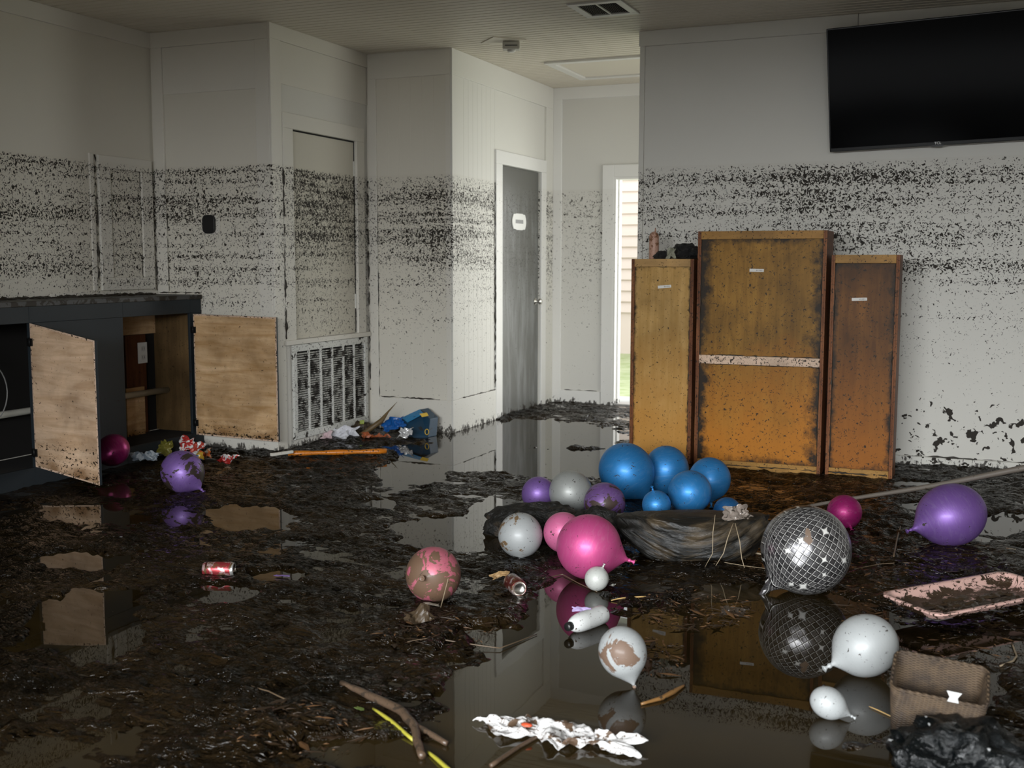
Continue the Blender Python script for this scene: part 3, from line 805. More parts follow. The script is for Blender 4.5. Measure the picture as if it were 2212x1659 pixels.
def ground(x, y):
    i = int(round((y - ys[0]) / st)); j = int(round((x - xs[0]) / st))
    if 0 <= i < ny and 0 <= j < nx: return max(0.0, float(Z[i, j]))
    return 0.0


# clinging mud in corners and on ledges
random.seed(8)
mb = MB()


def mudline(p0, p1, r, seg=0.02, gaps=0.3):
    p0 = Vector(p0); p1 = Vector(p1); n = max(2, int((p1 - p0).length / seg)); pts = []; rad = []
    for i in range(n + 1):
        k = mnoise.noise(Vector((i * 0.37, r * 900, p0.x * 3 + p0.z)))
        rr = 0.6 * r * max(0.05, 0.55 + 1.3 * k - gaps * 0.5)
        pts.append(p0.lerp(p1, i / n) + Vector((random.uniform(-1, 1), random.uniform(-1, 1), random.uniform(-1, 1))) * r * 0.3); rad.append(rr)
    mb.tube(pts, rad, 6)


mudline((XL + 0.02, YA - 0.02, 1.95), (XL + 0.02, YA - 0.02, 1.10), 0.014)
mudline((-5.36, YA - 0.008, 1.80), (-5.36, YA - 0.008, 1.10), 0.007)
mudline((XL + 0.006, 5.885, 2.0), (XL + 0.006, 5.885, 1.12), 0.012)
mudline((XL + 0.012, 6.30, 1.92), (XL + 0.012, 6.30, 1.2), 0.005)
mudline((XB + 0.02, 6.566, 1.96), (XB + 0.02, 6.566, 0.77), 0.014, gaps=0.1)
mudline((XB + 0.014, 7.70, 1.96), (XB + 0.014, 7.72, 0.3), 0.012)
mudline((XB + 0.0, 7.535, 1.96), (XB + 0.0, 7.535, 0.8), 0.005)
mudline((-4.388, YC - 0.012, 1.9), (-4.388, YC - 0.012, 0.26), 0.006)
mudline((XD + 0.012, 8.528, 1.95), (XD + 0.012, 8.528, 0.27), 0.012, gaps=0.0)
mudline((-4.38, YC - 0.014, 0.256), (-3.86, YC - 0.014, 0.254), 0.012, gaps=0.0)
mudline((XD + 0.014, 7.90, 0.254), (XD + 0.014, 8.52, 0.254), 0.009, gaps=0.0)
mudline((-3.62, YE - 0.014, 0.124), (-3.30, YE - 0.014, 0.124), 0.008)
mudline((-0.47, YR - 0.012, 0.060), (1.2, YR - 0.012, 0.060), 0.010, gaps=0.0)
for k_ in range(3): mudline((XL + 0.03 + 0.05 * k_, 3.8, 1.08), (XL + 0.03 + 0.05 * k_, 6.3, 1.08), 0.018, gaps=0.1)
mudline((XL + 0.02, YA - 0.03, 1.085), (-5.08, YA - 0.03, 1.09), 0.012)
for a, b in ((-2.13, -1.76), (-1.68, -0.94), (-0.865, -0.52)):
    mudline((a, 7.03 if a > -2 else 7.095, 0.03), (b, 7.03 if a > -2 else 7.095, 0.03), 0.010)
for a, b, zt in ((-2.13, -1.76, 1.275), (-1.68, -0.94, 1.447), (-0.865, -0.52, 1.30)):
    mudline((a, 7.057 if a > -2 else 7.11, zt), (b, 7.057 if a > -2 else 7.11, zt), 0.006)
mudline((-1.68, 7.045, 0.724), (-0.94, 7.045, 0.724), 0.009); mudline((-1.68, 7.05, 0.664), (-0.94, 7.05, 0.664), 0.007)
for xx, yf, tp_ in ((-1.765, 7.108, 1.3), (-1.682, 7.05, 1.45), (-0.94, 7.05, 1.45), (-0.865, 7.058, 1.3), (-0.518, 7.058, 1.3)):
    mudline((xx, yf, tp_), (xx, yf, 0.06), 0.010, gaps=0.2)
mr_ = mb.build('mud_residue', M['wet_mud_dark'], loc=(0, 7, 0)); tag(mr_, 'dark mud clinging in corners and on ledges of the walls and cases', 'mud', kind='stuff')

# ------------------------------------------------------------------ balloons
def prof_balloon(R, el=1.06, neck=1.22, n=26):
    """(axial, radius) from crown (-) to the neck (+)"""
    q0 = 1 / neck; pr = []
    th0 = math.acos(q0)
    for i in range(n + 1):
        t_ = PI - (PI - th0) * i / n
        a = math.cos(t_); pr.append((a * (el if a > 0 else 1 + (el - 1) * 0.6) * R, math.sin(t_) * R))
    a0, r0 = pr[-1]; tip = neck * el * R
    for i in range(1, 7):
        f = i / 6; pr.append((a0 + (tip - a0) * f, max(r0 * (1 - f) ** 1.12, R * 0.045)))
    return pr, tip


def balloon(name, px, py, rpx, col, label, axis=(0.2, -0.4, -0.9), el=1.06, neck=1.22, mud=0.2, seed=1, depth=None, lift=0.0, metal=0.5, rough=0.5, group=None, mcol=(0.13, 0.085, 0.06), ry=None):
    d = ray(px, py)
    if depth is None: depth = (H - lift) / ((ry or rpx) / F_PX - d.z)
    c = atd(px, py, depth); R = rpx * depth / F_PX
    # axis given in view terms: (right, up, towards camera)
    ax = (Vector(M3[0]) * axis[0] + Vector(M3[1]) * axis[1] - Vector(M3[2]) * axis[2]).normalized()
    m = basis(c, ax)
    o = thing(name, c, label, 'balloon', group, m)
    mt = balloon_mat(name + '_latex_%d' % seed, col, mud, seed, metal, rough, R, mcol)
    pr, tip = prof_balloon(R, el, neck)
    b = MB(); b.lathe(pr, 40); b.build('balloon_body', mt, o, local=True, weld=True)
    k = MB(); kr = min(0.008, R * 0.085)
    k.lathe([(tip - kr * 0.5, kr * 0.5), (tip, kr), (tip + kr * 0.8, kr * 1.05), (tip + kr * 1.5, kr * 0.5), (tip + kr * 2.4, kr * 0.9), (tip + kr * 3.2, kr * 1.5), (tip + kr * 3.3, kr * 1.1), (tip + kr * 2.4, kr * 0.3)], 12)
    k.build('knot', mt, o, local=True)
    return o


BLUE = (0.030, 0.23, 0.56); PUR = (0.23, 0.125, 0.41); MAG = (0.34, 0.012, 0.14); PNK = (0.66, 0.15, 0.32); WHT = (0.36, 0.375, 0.375); GRY = (0.34, 0.35, 0.335)
balloon('balloon', 394, 1019, 45, PUR, 'purple balloon with a mud patch, alone in front of the sink cabinet', (0.75, -0.62, 0.25), 1.08, 1.22, 0.70, 1, mcol=(0.03, 0.018, 0.012), ry=46)
balloon('balloon', 244, 972, 34, MAG, 'dark magenta balloon half hidden behind the left plywood cabinet door', (-0.5, -0.5, 0.6), 1.1, 1.2, 0.0, 2, ry=50, rough=0.3)
balloon('balloon', 1163, 1066, 36, PUR, 'small purple balloon left of the grey balloon behind the black bag', (-0.3, -0.7, -0.5), 1.05, 1.15, 0.2, 3)
balloon('balloon', 1233, 1064, 47, GRY, 'dull grey balloon between two purple balloons', (0.35, -0.8, -0.4), 1.05, 1.15, 0.12, 4, metal=0.3, mcol=(0.05, 0.035, 0.02))
balloon('balloon', 1306, 1087, 45, (0.17, 0.085, 0.27), 'purple balloon caked with mud right of the grey balloon', (0.2, -0.8, -0.5), 1.0, 1.12, 0.85, 5, metal=0.35, mcol=(0.055, 0.032, 0.025))
balloon('balloon', 1353, 1017, 59, BLUE, 'largest blue balloon, at the left end of the blue cluster', (0.55, -0.75, 0.25), 1.08, 1.24, 0.02, 6)
balloon('balloon', 1440, 1014, 48, BLUE, 'blue balloon behind, second from the left in the blue cluster', (0.1, -0.95, 0.1), 1.12, 1.22, 0.04, 7, depth=6.42)
balloon('balloon', 1533, 1034, 45, BLUE, 'blue balloon at the upper right of the blue cluster', (0.0, -0.9, 0.3), 1.05, 1.14, 0.05, 8, depth=6.05)
balloon('balloon', 1490, 1063, 47, BLUE, 'blue balloon at the front of the blue cluster resting on the bag', (0.6, -0.2, -0.7), 1.0, 1.12, 0.08, 9, depth=5.62)
balloon('balloon', 1418, 1090, 31, BLUE, 'smallest blue balloon with its knot pointing up, behind the bag', (-0.25, 0.9, 0.25), 1.0, 1.12, 0.03, 10, depth=5.48)
balloon('balloon', 1571, 1104, 30, (0.012, 0.12, 0.32), 'blue balloon nearly hidden behind the bag at its right end', (0.5, -0.8, 0.2), 1.0, 1.12, 0.2, 11, depth=5.62)
balloon('balloon', 1124, 1156, 48, WHT, 'round white balloon with brown mud spots in front of the black bag', (-0.05, -0.85, 0.35), 1.02, 1.10, 0.62, 12, metal=0.08, rough=0.5, mcol=(0.16, 0.10, 0.05))
balloon('balloon', 1217, 1150, 43, PNK, 'lighter pink balloon peeking out behind the big pink one', (0.15, -0.6, -0.7), 1.1, 1.15, 0.02, 13, metal=0.3, depth=5.00)
balloon('balloon', 1272, 1181, 70, (0.62, 0.085, 0.27), 'big pink teardrop balloon with its knot to the right', (0.93, -0.30, 0.12), 1.0, 1.28, 0.05, 14, metal=0.45, mcol=(0.35, 0.03, 0.12))
balloon('balloon', 1289, 1250, 26, (0.50, 0.51, 0.48), 'tiny white balloon touching the big pink balloon', (0.45, 0.88, 0.1), 1.02, 1.12, 0.0, 15, metal=0.08, rough=0.5)
balloon('balloon', 936, 1241, 60, (0.50, 0.13, 0.18), 'round pink balloon smeared with brown mud, alone at the middle', (-0.25, 0.05, 0.95), 0.95, 1.06, 1.15, 16, metal=0.3, mcol=(0.13, 0.075, 0.045))
balloon('balloon', 1345, 1408, 52, WHT, 'white balloon smeared with brown mud, knot down, by the lying bottle', (0.30, -0.90, 0.12), 1.10, 1.32, 0.62, 17, lift=0.03, metal=0.08, rough=0.5, mcol=(0.15, 0.095, 0.065))
balloon('balloon', 1870, 1394, 66, WHT, 'large clean white balloon standing in the water beside the woven basket', (-0.85, -0.42, 0.15), 1.10, 1.24, 0.0, 18, metal=0.08, rough=0.5)
balloon('balloon', 1788, 1518, 34, WHT, 'small white teardrop balloon floating nearest the camera', (0.84, -0.46, 0.1), 1.22, 1.36, 0.0, 19, metal=0.08, rough=0.5)
balloon('balloon', 1824, 1106, 37, MAG, 'dark magenta balloon behind the mirror-tile balloon, under the pole', (0.1, -0.6, 0.6), 1.0, 1.1, 0.05, 20)
balloon('balloon', 2056, 1112, 67, (0.20, 0.10, 0.36), 'large scuffed purple balloon under the pole at the right', (-0.92, -0.30, 0.15), 1.16, 1.26, 0.25, 21, mcol=(0.05, 0.03, 0.03))

# mirror tile foil balloon
dr = ray(1741, 1188); dep = H / (93 / F_PX - dr.z); cen = atd(1741, 1188, dep); RD = 96 * dep / F_PX
right, up, tow = Vector(M3[0]), Vector(M3[1]), -Vector(M3[2])
m = Matrix((right, up, tow)).transposed().to_4x4(); m = Matrix.Translation(cen) @ m @ Matrix.Rotation(math.radians(-33), 4, 'Z')
disco = thing('foil_balloon', cen, 'silver foil balloon printed with mirror ball tiles, its neck bottom left', 'balloon', None, m)
t = NT('mirror_tile_foil')
sp = t.n('ShaderNodeSeparateXYZ', {0: t.vec('obj')})
u = t.math('MULTIPLY', t.math('ARCTAN2', sp.outputs[0], t.math('MAXIMUM', t.math('ABSOLUTE', sp.outputs[2]), RD * 0.15)), 6.5)
v = t.math('MULTIPLY', t.math('ARCTAN2', sp.outputs[1], t.math('MAXIMUM', t.math('ABSOLUTE', sp.outputs[2]), RD * 0.15)), 6.5)


def gridln(x, a, b):
    f = t.math('FRACT', x); return t.math('MULTIPLY', t.math('GREATER_THAN', f, a), t.math('LESS_THAN', f, b))


dark = t.math('MAXIMUM', gridln(u, 0.0, 0.12), gridln(v, 0.0, 0.12))
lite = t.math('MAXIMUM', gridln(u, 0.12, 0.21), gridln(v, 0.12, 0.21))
cell = t.n('ShaderNodeCombineXYZ', {0: t.math('FLOOR', u), 1: t.math('FLOOR', v)})
wn = t.n('ShaderNodeTexWhiteNoise', {0: cell.outputs[0]}).outputs[0]
fine = t.noise(t.vec('obj'), 60, 3.0, 0.7)
tile = t.math('MULTIPLY_ADD', fine, 0.30, t.math('MULTIPLY', wn, 0.12), clamp=True)
tc = t.ramp(tile, [(0.10, (0.035, 0.034, 0.036)), (0.24, (0.20, 0.195, 0.20)), (0.40, (0.52, 0.51, 0.50))])
# star glints printed on the foil
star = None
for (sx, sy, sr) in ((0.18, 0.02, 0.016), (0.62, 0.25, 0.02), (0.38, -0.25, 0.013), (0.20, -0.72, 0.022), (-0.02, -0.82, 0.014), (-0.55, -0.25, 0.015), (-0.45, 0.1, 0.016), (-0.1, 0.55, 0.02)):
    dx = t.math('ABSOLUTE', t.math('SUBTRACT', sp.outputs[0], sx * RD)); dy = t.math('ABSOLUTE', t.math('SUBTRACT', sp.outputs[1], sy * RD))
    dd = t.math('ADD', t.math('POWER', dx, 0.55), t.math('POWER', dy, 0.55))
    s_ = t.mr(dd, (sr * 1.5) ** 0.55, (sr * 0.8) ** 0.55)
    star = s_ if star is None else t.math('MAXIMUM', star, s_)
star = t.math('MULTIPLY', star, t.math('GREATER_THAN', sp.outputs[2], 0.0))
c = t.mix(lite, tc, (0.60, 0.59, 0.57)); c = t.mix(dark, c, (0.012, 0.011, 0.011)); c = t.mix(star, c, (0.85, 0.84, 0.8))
mk = t.mr(t.noise(t.vec('obj', off=(3.3, 1.2, 0.4)), 7.0, 3.0, 0.6), 0.665, 0.675)
c = t.mix(mk, c, (0.17, 0.115, 0.08))
t.set(color=c, metal=t.math('MULTIPLY', t.mr(mk, 1, 0), t.mr(t.math('MAXIMUM', lite, star), 0, 1, 0.75, 0.25)), rough=t.mr(mk, 0, 1, 0.28, 0.6))
pr = []
for i in range(41):
    t_ = PI * i / 40
    pr.append((-math.cos(t_) * RD * 0.92, max(1e-7, math.sin(t_) ** 0.94 * RD)))
mb = MB(); mb.lathe(pr, 72)
# pull the neck out at the lower left: direction in local frame
nd = (Matrix.Rotation(math.radians(33), 3, 'Z') @ Vector((-0.72, -0.69, 0.05))).normalized()
for i, p_ in enumerate(mb.v):
    dn = p_.normalized().dot(nd) if p_.length > 1e-6 else 0
    ang = math.acos(max(-1, min(1, dn)))
    mb.v[i] = p_ + nd * RD * 0.34 * math.exp(-(ang / 0.16) ** 2) + p_.normalized() * RD * 0.003 * math.sin(p_.x * 160 / 1.0) * math.exp(-((ang - 0.9) / 0.5) ** 2)
mb.build('balloon_body', t.mat, disco, local=True, weld=True)
nk = MB(); nk.tube([nd * RD * 1.20, nd * RD * 1.33, nd * RD * 1.42 + Vector((0.0, -0.012, 0))], [RD * 0.105, RD * 0.075, RD * 0.05], 14); nk.build('neck', t.mat, disco, local=True)
nk = MB(); tl = nd * RD * 1.40
for q_ in (-0.5, 0, 0.5):
    nk.tube([tl, tl + nd * 0.015 + Vector((q_ * 0.008, -0.010, 0)), tl + nd * 0.03 + Vector((q_ * 0.016, -0.024, 0))], [0.005, 0.0045, 0.002], 6)
nk.build('tail', dirty('foil_tail', (0.35, 0.27, 0.22), 0.5, 60, 0.3, 0.5), disco, local=True)

# ------------------------------------------------------------------ crumpled bags
def blob(name, cen, dims, seed, mat, label, cat, rotz=0.0, stretch=(1, 1, 1), amp=0.18, freq=2.2, sub=5, group=None, zmin=0.0, power=1.0, sag=0.0, kind='ridge'):
    bm = bmesh.new(); bmesh.ops.create_icosphere(bm, subdivisions=sub, radius=1.0)
    R_ = Matrix.Rotation(rotz, 3, 'Z'); off = Vector((seed * 3.1, seed * 1.7, seed * 0.9))
    for v_ in bm.verts:
        n_ = v_.co.normalized()
        s_ = Vector((n_.x * stretch[0], n_.y * stretch[1], n_.z * stretch[2])) * freq
        r_ = mnoise.ridged_multi_fractal(s_ + off, 0.9, 2.1, 4, 1.0, 2.0) * 0.5 - 0.6
        r2 = mnoise.fractal(s_ * 0.6 + off * 2, 0.8, 2.0, 3)
        k = 1 + amp * (r_ + 0.9 * r2)
        c_ = Vector((n_.x * dims[0], n_.y * dims[1], n_.z * dims[2])) * k
        c_.z -= sag * (c_.x / dims[0]) ** 2 * dims[2]
        if kind == 'pouch':
            zz = c_.z - 0.55 * c_.x * c_.x / dims[0]
            fold = mnoise.fractal(Vector((c_.x * 3.0, c_.y * 3.0, zz * 26.0)) + off, 0.6, 2.0, 3)
            c_ += n_ * fold * 0.010
            if c_.z > dims[2] * 0.62: c_.z = dims[2] * 0.62 + (c_.z - dims[2] * 0.62) * 0.25
        c_ = R_ @ c_
        w_ = cen + c_
        if w_.z < zmin: w_.z = zmin + (w_.z - zmin) * 0.08
        v_.co = w_ - cen
    me_ = bpy.data.meshes.new(name); bm.to_mesh(me_); bm.free(); me_.polygons.foreach_set('use_smooth', [True] * len(me_.polygons)); me_.materials.append(mat)
    o = bpy.data.objects.new(name, me_); C.objects.link(o); o.location = cen; WM[o] = Matrix.Translation(cen)
    return tag(o, label, cat, group)


def bag_mat(name, c1, c2, rough=0.35, seed=0, mix=0.5, sc=9.0, spots=0.0, st_=(1, 1, 1)):
    t = NT(name); v = t.vec('obj', st_, off=(seed, seed, 0))
    n = t.noise(v, sc, 5, 0.65, 1.4)
    c = t.mix(t.mr(n, 0.62 - 0.2 * mix, 0.78 - 0.2 * mix), c1, c2)
    if spots: c = t.mix(t.mr(t.noise(v, sc * 2.4, 3, 0.6), 0.70 - spots * 0.1, 0.72 - spots * 0.1), c, (0.45, 0.46, 0.46))  # pale spots are highlights painted into the bag colour
    t.set(color=c, rough=t.mr(n, 0.4, 0.7, rough, 0.6)).bump(t.noise(v, sc * 2.6, 5, 0.65, 2.2), 0.7, 0.02)
    return t.mat


bag1 = bag_mat('muddy_black_fabric', (0.010, 0.0095, 0.008), (0.05, 0.036, 0.022), 0.45, 2, 0.35)
t = NT('muddy_draped_fabric'); sp = t.n('ShaderNodeSeparateXYZ', {0: t.vec('obj')})
zq = t.math('SUBTRACT', sp.outputs[2], t.math('MULTIPLY', t.math('POWER', t.math('ABSOLUTE', sp.outputs[0]), 2.0), 1.4))
vq = t.n('ShaderNodeCombineXYZ', {0: t.math('MULTIPLY', sp.outputs[0], 0.35), 1: t.math('MULTIPLY', sp.outputs[1], 0.5), 2: t.math('MULTIPLY', zq, 2.2)}).outputs[0]
nq = t.noise(vq, 13.0, 5.0, 0.65, 0.8); nb = t.noise(t.vec('obj'), 5.0, 3.0, 0.6)
c = t.mix(t.mr(t.math('MULTIPLY_ADD', nb, 0.5, t.math('MULTIPLY', nq, 0.5)), 0.48, 0.62), (0.0085, 0.008, 0.0065), (0.075, 0.054, 0.031))
t.set(color=c, rough=0.5).bump(nq, 0.6, 0.02)
bag2 = t.mat
bag3 = bag_mat('shiny_black_bag', (0.002, 0.003, 0.0035), (0.008, 0.010, 0.011), 0.10, 4, 0.4, 7.0, 0.35)
blob('black_bag', atd(1165, 1142, 5.42), (0.26, 0.13, 0.135), 3, bag1, 'crumpled black muddy bag lying behind the spotted white balloon', 'bag', 0.35, (1, 1, 1.3), 0.20, 1.9)
blob('black_bag', atd(1502, 1160, 5.03), (0.345, 0.15, 0.150), 8, bag2, 'long mud-streaked black bag lying in front of the blue balloons', 'bag', 0.39, (1.0, 1.0, 1.2), 0.11, 1.6, sub=6, sag=-0.45, kind='pouch')
blob('black_bag', atd(1290, 1140, 5.28), (0.13, 0.10, 0.10), 5, bag1, 'dark wad of black bag between the big pink balloon and the blue cluster', 'bag', 0.3, (1, 1, 1.2), 0.2, 2.1)
blob('black_bag', atd(2092, 1652, 2.88) - Vector((0, 0, 0.02)), (0.19, 0.17, 0.125), 11, bag3, 'shiny black plastic bag in the bottom right corner', 'bag', 0.4, (1, 1, 1.1), 0.30, 2.4)
# clear wrapper and twigs on the long bag
M['clear'] = dirty('cloudy_cellophane', (0.24, 0.20, 0.17), 0.5, 40, 0.15, dcol=(0.03, 0.022, 0.015))


def crumpled(name, cen, w_, h_, seed, mat, label=None, cat=None, rz=0.0, tilt=0.0, amp=0.03, n=22, group=None, thick=0.0012, fr=14.0, roll=0.0, taper=None, parent=None):
    """a crumpled sheet: folded grid with thickness, resting at cen"""
    vs = []; fs = []; off = Vector((seed * 2.3, seed, 0))
    Rm = Matrix.Translation(cen) @ Matrix.Rotation(rz, 4, 'Z') @ Matrix.Rotation(tilt, 4, 'X') @ Matrix.Rotation(roll, 4, 'Y')
    for j in range(n + 1):
        for i in range(n + 1):
            a = (i / n - 0.5); b = (j / n - 0.5)
            p_ = Vector((a * w_, b * h_, 0))
            q_ = p_ * fr + off
            e = 1 + 0.35 * mnoise.noise(Vector((a * 5, b * 5, seed)))
            tp = taper(a) if taper else 1.0
            z_ = amp * (abs(mnoise.noise(q_)) * 1.6 + 0.6 * abs(mnoise.noise(q_ * 2.3)) + 0.25 * mnoise.noise(q_ * 5))
            vs.append(Rm @ Vector((p_.x * e + 0.6 * amp * mnoise.noise(q_ + Vector((9, 0, 0))), p_.y * tp * e + 0.6 * amp * mnoise.noise(q_ + Vector((0, 9, 0))), z_)))
    for j in range(n):
        for i in range(n):
            k = j * (n + 1) + i; fs.append((k, k + 1, k + n + 2, k + n + 1))
    mb = MB(); mb.add(vs, fs, False)
    o = mb.build(name, mat, parent) if parent else mb.build(name, mat)
    s_ = o.modifiers.new('thickness', 'SOLIDIFY'); s_.thickness = thick
    if label: tag(o, label, cat, group)
    return o


crumpled('cellophane_wrapper', atd(1590, 1110, 4.93), 0.11, 0.06, 5, M['clear'], 'scrap of cloudy clear wrapper stuck on the long black bag', 'wrapper', 0.6, 1.0, 0.03)

# ------------------------------------------------------------------ tray
tp_ = [at(1893, 1290, 0.07), at(2010, 1362, 0.05), at(2172, 1240, 0.07)]
A = Vector((tp_[0].x, tp_[0].y, 0)); e2 = (Vector((tp_[1].x, tp_[1].y, 0)) - A); e1 = (Vector((tp_[2].x, tp_[2].y, 0)) - A)
u1 = e1.normalized(); u2 = Vector((u1.y, -u1.x, 0))
LW, LH = 0.68, 0.285
TMx = Matrix.Translation(A + u1 * LW / 2 + u2 * LH / 2 + Vector((0, 0, 0.045))) @ Matrix((u1, -u2, Vector((0, 0, 1)))).transposed().to_4x4() @ Matrix.Rotation(math.radians(2.0), 4, 'X')
tr = thing('serving_tray', A, 'pale pink plastic tray full of mud, at the right edge', 'tray', None, TMx)
t = NT('pink_tray_plastic'); vv = t.vec('obj'); nn = t.noise(t.vec('obj', (1, 1.6, 1)), 8.0, 5, 0.7, 0.5)
gz = t.n('ShaderNodeSeparateXYZ', {0: vv}).outputs[2]
mk = t.math('MAXIMUM', t.mr(t.math('MULTIPLY_ADD', gz, -5.0, nn), 0.42, 0.44), t.mr(t.noise(t.vec('obj', (1.0, 2.4, 1)), 26.0, 4.0, 0.7, 1.0), 0.56, 0.58))
t.set(color=t.mix(mk, (0.60, 0.38, 0.33), (0.045, 0.028, 0.016)), rough=t.mr(mk, 0, 1, 0.35, 0.25)).bump(t.math('MULTIPLY', mk, t.noise(vv, 60, 4, 0.7)), 0.8, 0.01)
mb = MB(); rings = [(0.0, 0.052, 0.050), (0.0, 0.058, 0.052), (-0.014, 0.060, 0.052), (-0.022, 0.054, 0.046), (-0.036, 0.030, 0.04), (-0.052, 0.022, 0.035), (-0.12, 0.019, 0.03)]
nv = 0; cnt = None; allv = []
for (ins, zz, rr) in rings:
    o_ = sqr(LW / 2 + ins, LH / 2 + ins, max(rr, 0.012), 6); cnt = len(o_)
    allv += [(a, b, zz - 0.02) for a, b in o_]
fs = []
for r_ in range(len(rings) - 1):
    for i in range(cnt): fs.append((r_ * cnt + i, r_ * cnt + (i + 1) % cnt, (r_ + 1) * cnt + (i + 1) % cnt, (r_ + 1) * cnt + i))
fs.append(tuple((len(rings) - 1) * cnt + i for i in range(cnt)))
mb.add(allv, fs, True); o_ = mb.build('tray_body', t.mat, tr, local=True); s_ = o_.modifiers.new('thickness', 'SOLIDIFY'); s_.thickness = 0.004
mb = MB(); N_ = 46
vs = []
for j in range(N_ + 1):
    for i in range(N_ + 1):
        a = (i / N_ - 0.5) * (LW - 0.13); b = (j / N_ - 0.5) * (LH - 0.13)
        z_ = 0.012 * mnoise.fractal(Vector((a * 16, b * 30, 2)), 0.7, 2.0, 5) + 0.0015
        edge = min(1, (0.5 - abs(i / N_ - 0.5)) * 8, (0.5 - abs(j / N_ - 0.5)) * 8)
        vs.append((a, b, (z_ - 0.001) * edge - 0.001 * (1 - edge)))
mb.add(vs, [(j * (N_ + 1) + i, j * (N_ + 1) + i + 1, (j + 1) * (N_ + 1) + i + 1, (j + 1) * (N_ + 1) + i) for j in range(N_) for i in range(N_)], True)
o_ = mb.build('mud_layer', plain('tray_mud', (0.040, 0.026, 0.015), 0.25), tr, local=True); o_['label'] = 'brown mud layer'

# ------------------------------------------------------------------ basket
t = NT('woven_basket'); v = t.vec('obj')
wv = t.n('ShaderNodeTexBrick', {'Vector': t.vec('obj', (1, 1, 1)), 'Scale': 55.0, 'Mortar Size': 0.03, 'Color1': (0.27, 0.18, 0.10, 1), 'Color2': (0.21, 0.14, 0.08, 1), 'Mortar': (0.07, 0.045, 0.025, 1)}).outputs[0]
spb = t.n('ShaderNodeSeparateXYZ', {0: v})
wz = t.math('SINE', t.math('MULTIPLY', spb.outputs[2], 900.0)); wx = t.math('SINE', t.math('MULTIPLY', t.math('ADD', spb.outputs[0], spb.outputs[1]), 330.0))
wvv = t.math('MULTIPLY', wz, wx)
stn = t.noise(v, 18, 4, 0.65)
c = t.mix(t.mr(wvv, -1, 1), (0.045, 0.028, 0.014), (0.125, 0.082, 0.046)); c = t.mix(t.mr(stn, 0.40, 0.62, 0, 0.9), c, (0.035, 0.023, 0.015))
t.set(color=c, rough=0.7).bump(wvv, 0.6, 0.003)
bl = at(1897, 1592, 0.0); yaw = math.radians(-7)
BM = Matrix.Translation(bl + Vector((0.136, 0.075, 0.006))) @ Matrix.Rotation(math.radians(0), 4, 'Z') @ Matrix.Rotation(math.radians(15), 4, 'X') @ Matrix.Rotation(math.radians(5), 4, 'Y') @ Matrix.Scale(1.10, 4)
bk = thing('woven_basket', bl, 'brown woven fabric basket, open and muddy, behind the shiny black bag', 'basket', None, BM)
mb = MB(); o0 = sqr(0.096, 0.072, 0.022); o1 = sqr(0.113, 0.086, 0.026); i1 = sqr(0.107, 0.080, 0.022); i0 = sqr(0.090, 0.066, 0.018); n = len(o0)
hb = 0.165
vs = [(a, b, 0) for a, b in o0] + [(a, b, hb) for a, b in o1] + [(a, b, hb) for a, b in i1] + [(a, b, 0.006) for a, b in i0]
fs = [tuple(range(n - 1, -1, -1))] + [(r * n + i, r * n + (i + 1) % n, (r + 1) * n + (i + 1) % n, (r + 1) * n + i) for r in range(3) for i in range(n)] + [tuple(3 * n + i for i in range(n))]
mb.add(vs, fs, True); mb.build('basket_body', t.mat, bk, local=True)
mb = MB(); mb.tube([(a * 1.0, b * 1.0, hb) for a, b in sqr(0.110, 0.083, 0.024)] + [(sqr(0.110, 0.083, 0.024)[0][0], sqr(0.110, 0.083, 0.024)[0][1], hb)], 0.0045, 6, cap=False)
mb.build('rim', t.mat, bk, local=True)
mb = MB(); mb.add([(0.020, -0.088, hb + 0.0), (0.046, -0.088, hb), (0.042, -0.089, hb + 0.014), (0.050, -0.089, hb + 0.030), (0.016, -0.089, hb + 0.030), (0.024, -0.089, hb + 0.014)], [(0, 1, 2, 5), (5, 2, 3, 4)])
o_ = mb.build('paper_tag', plain('white_paper', (0.66, 0.66, 0.64), 0.6), bk, local=True); o_['label'] = 'white paper tag on the rim'
s_ = o_.modifiers.new('thickness', 'SOLIDIFY'); s_.thickness = 0.001

# ------------------------------------------------------------------ pole
mb = MB(); pts = []; rad = []
pa, pb, pc = atd(1700, 1103, 5.75), atd(1990, 1060, 5.30), atd(2330, 992, 4.95)
for i in range(30):
    f = i / 29; p_ = pa.lerp(pc, f); pts.append(p_ + Vector((0, 0, 0.004 * math.sin(f * 9)))); rad.append(0.0075 + 0.0085 * f + 0.0006 * math.sin(i * 2.1))
mb.tube(pts, rad, 12)
pole = mb.build('wooden_pole', dirty('weathered_pole', (0.13, 0.11, 0.09), 0.45, 16, 0.45, dcol=(0.06, 0.045, 0.03)), loc=tuple(pa)); tag(pole, 'long grey weathered pole leaning over the purple balloon at the right', 'pole')

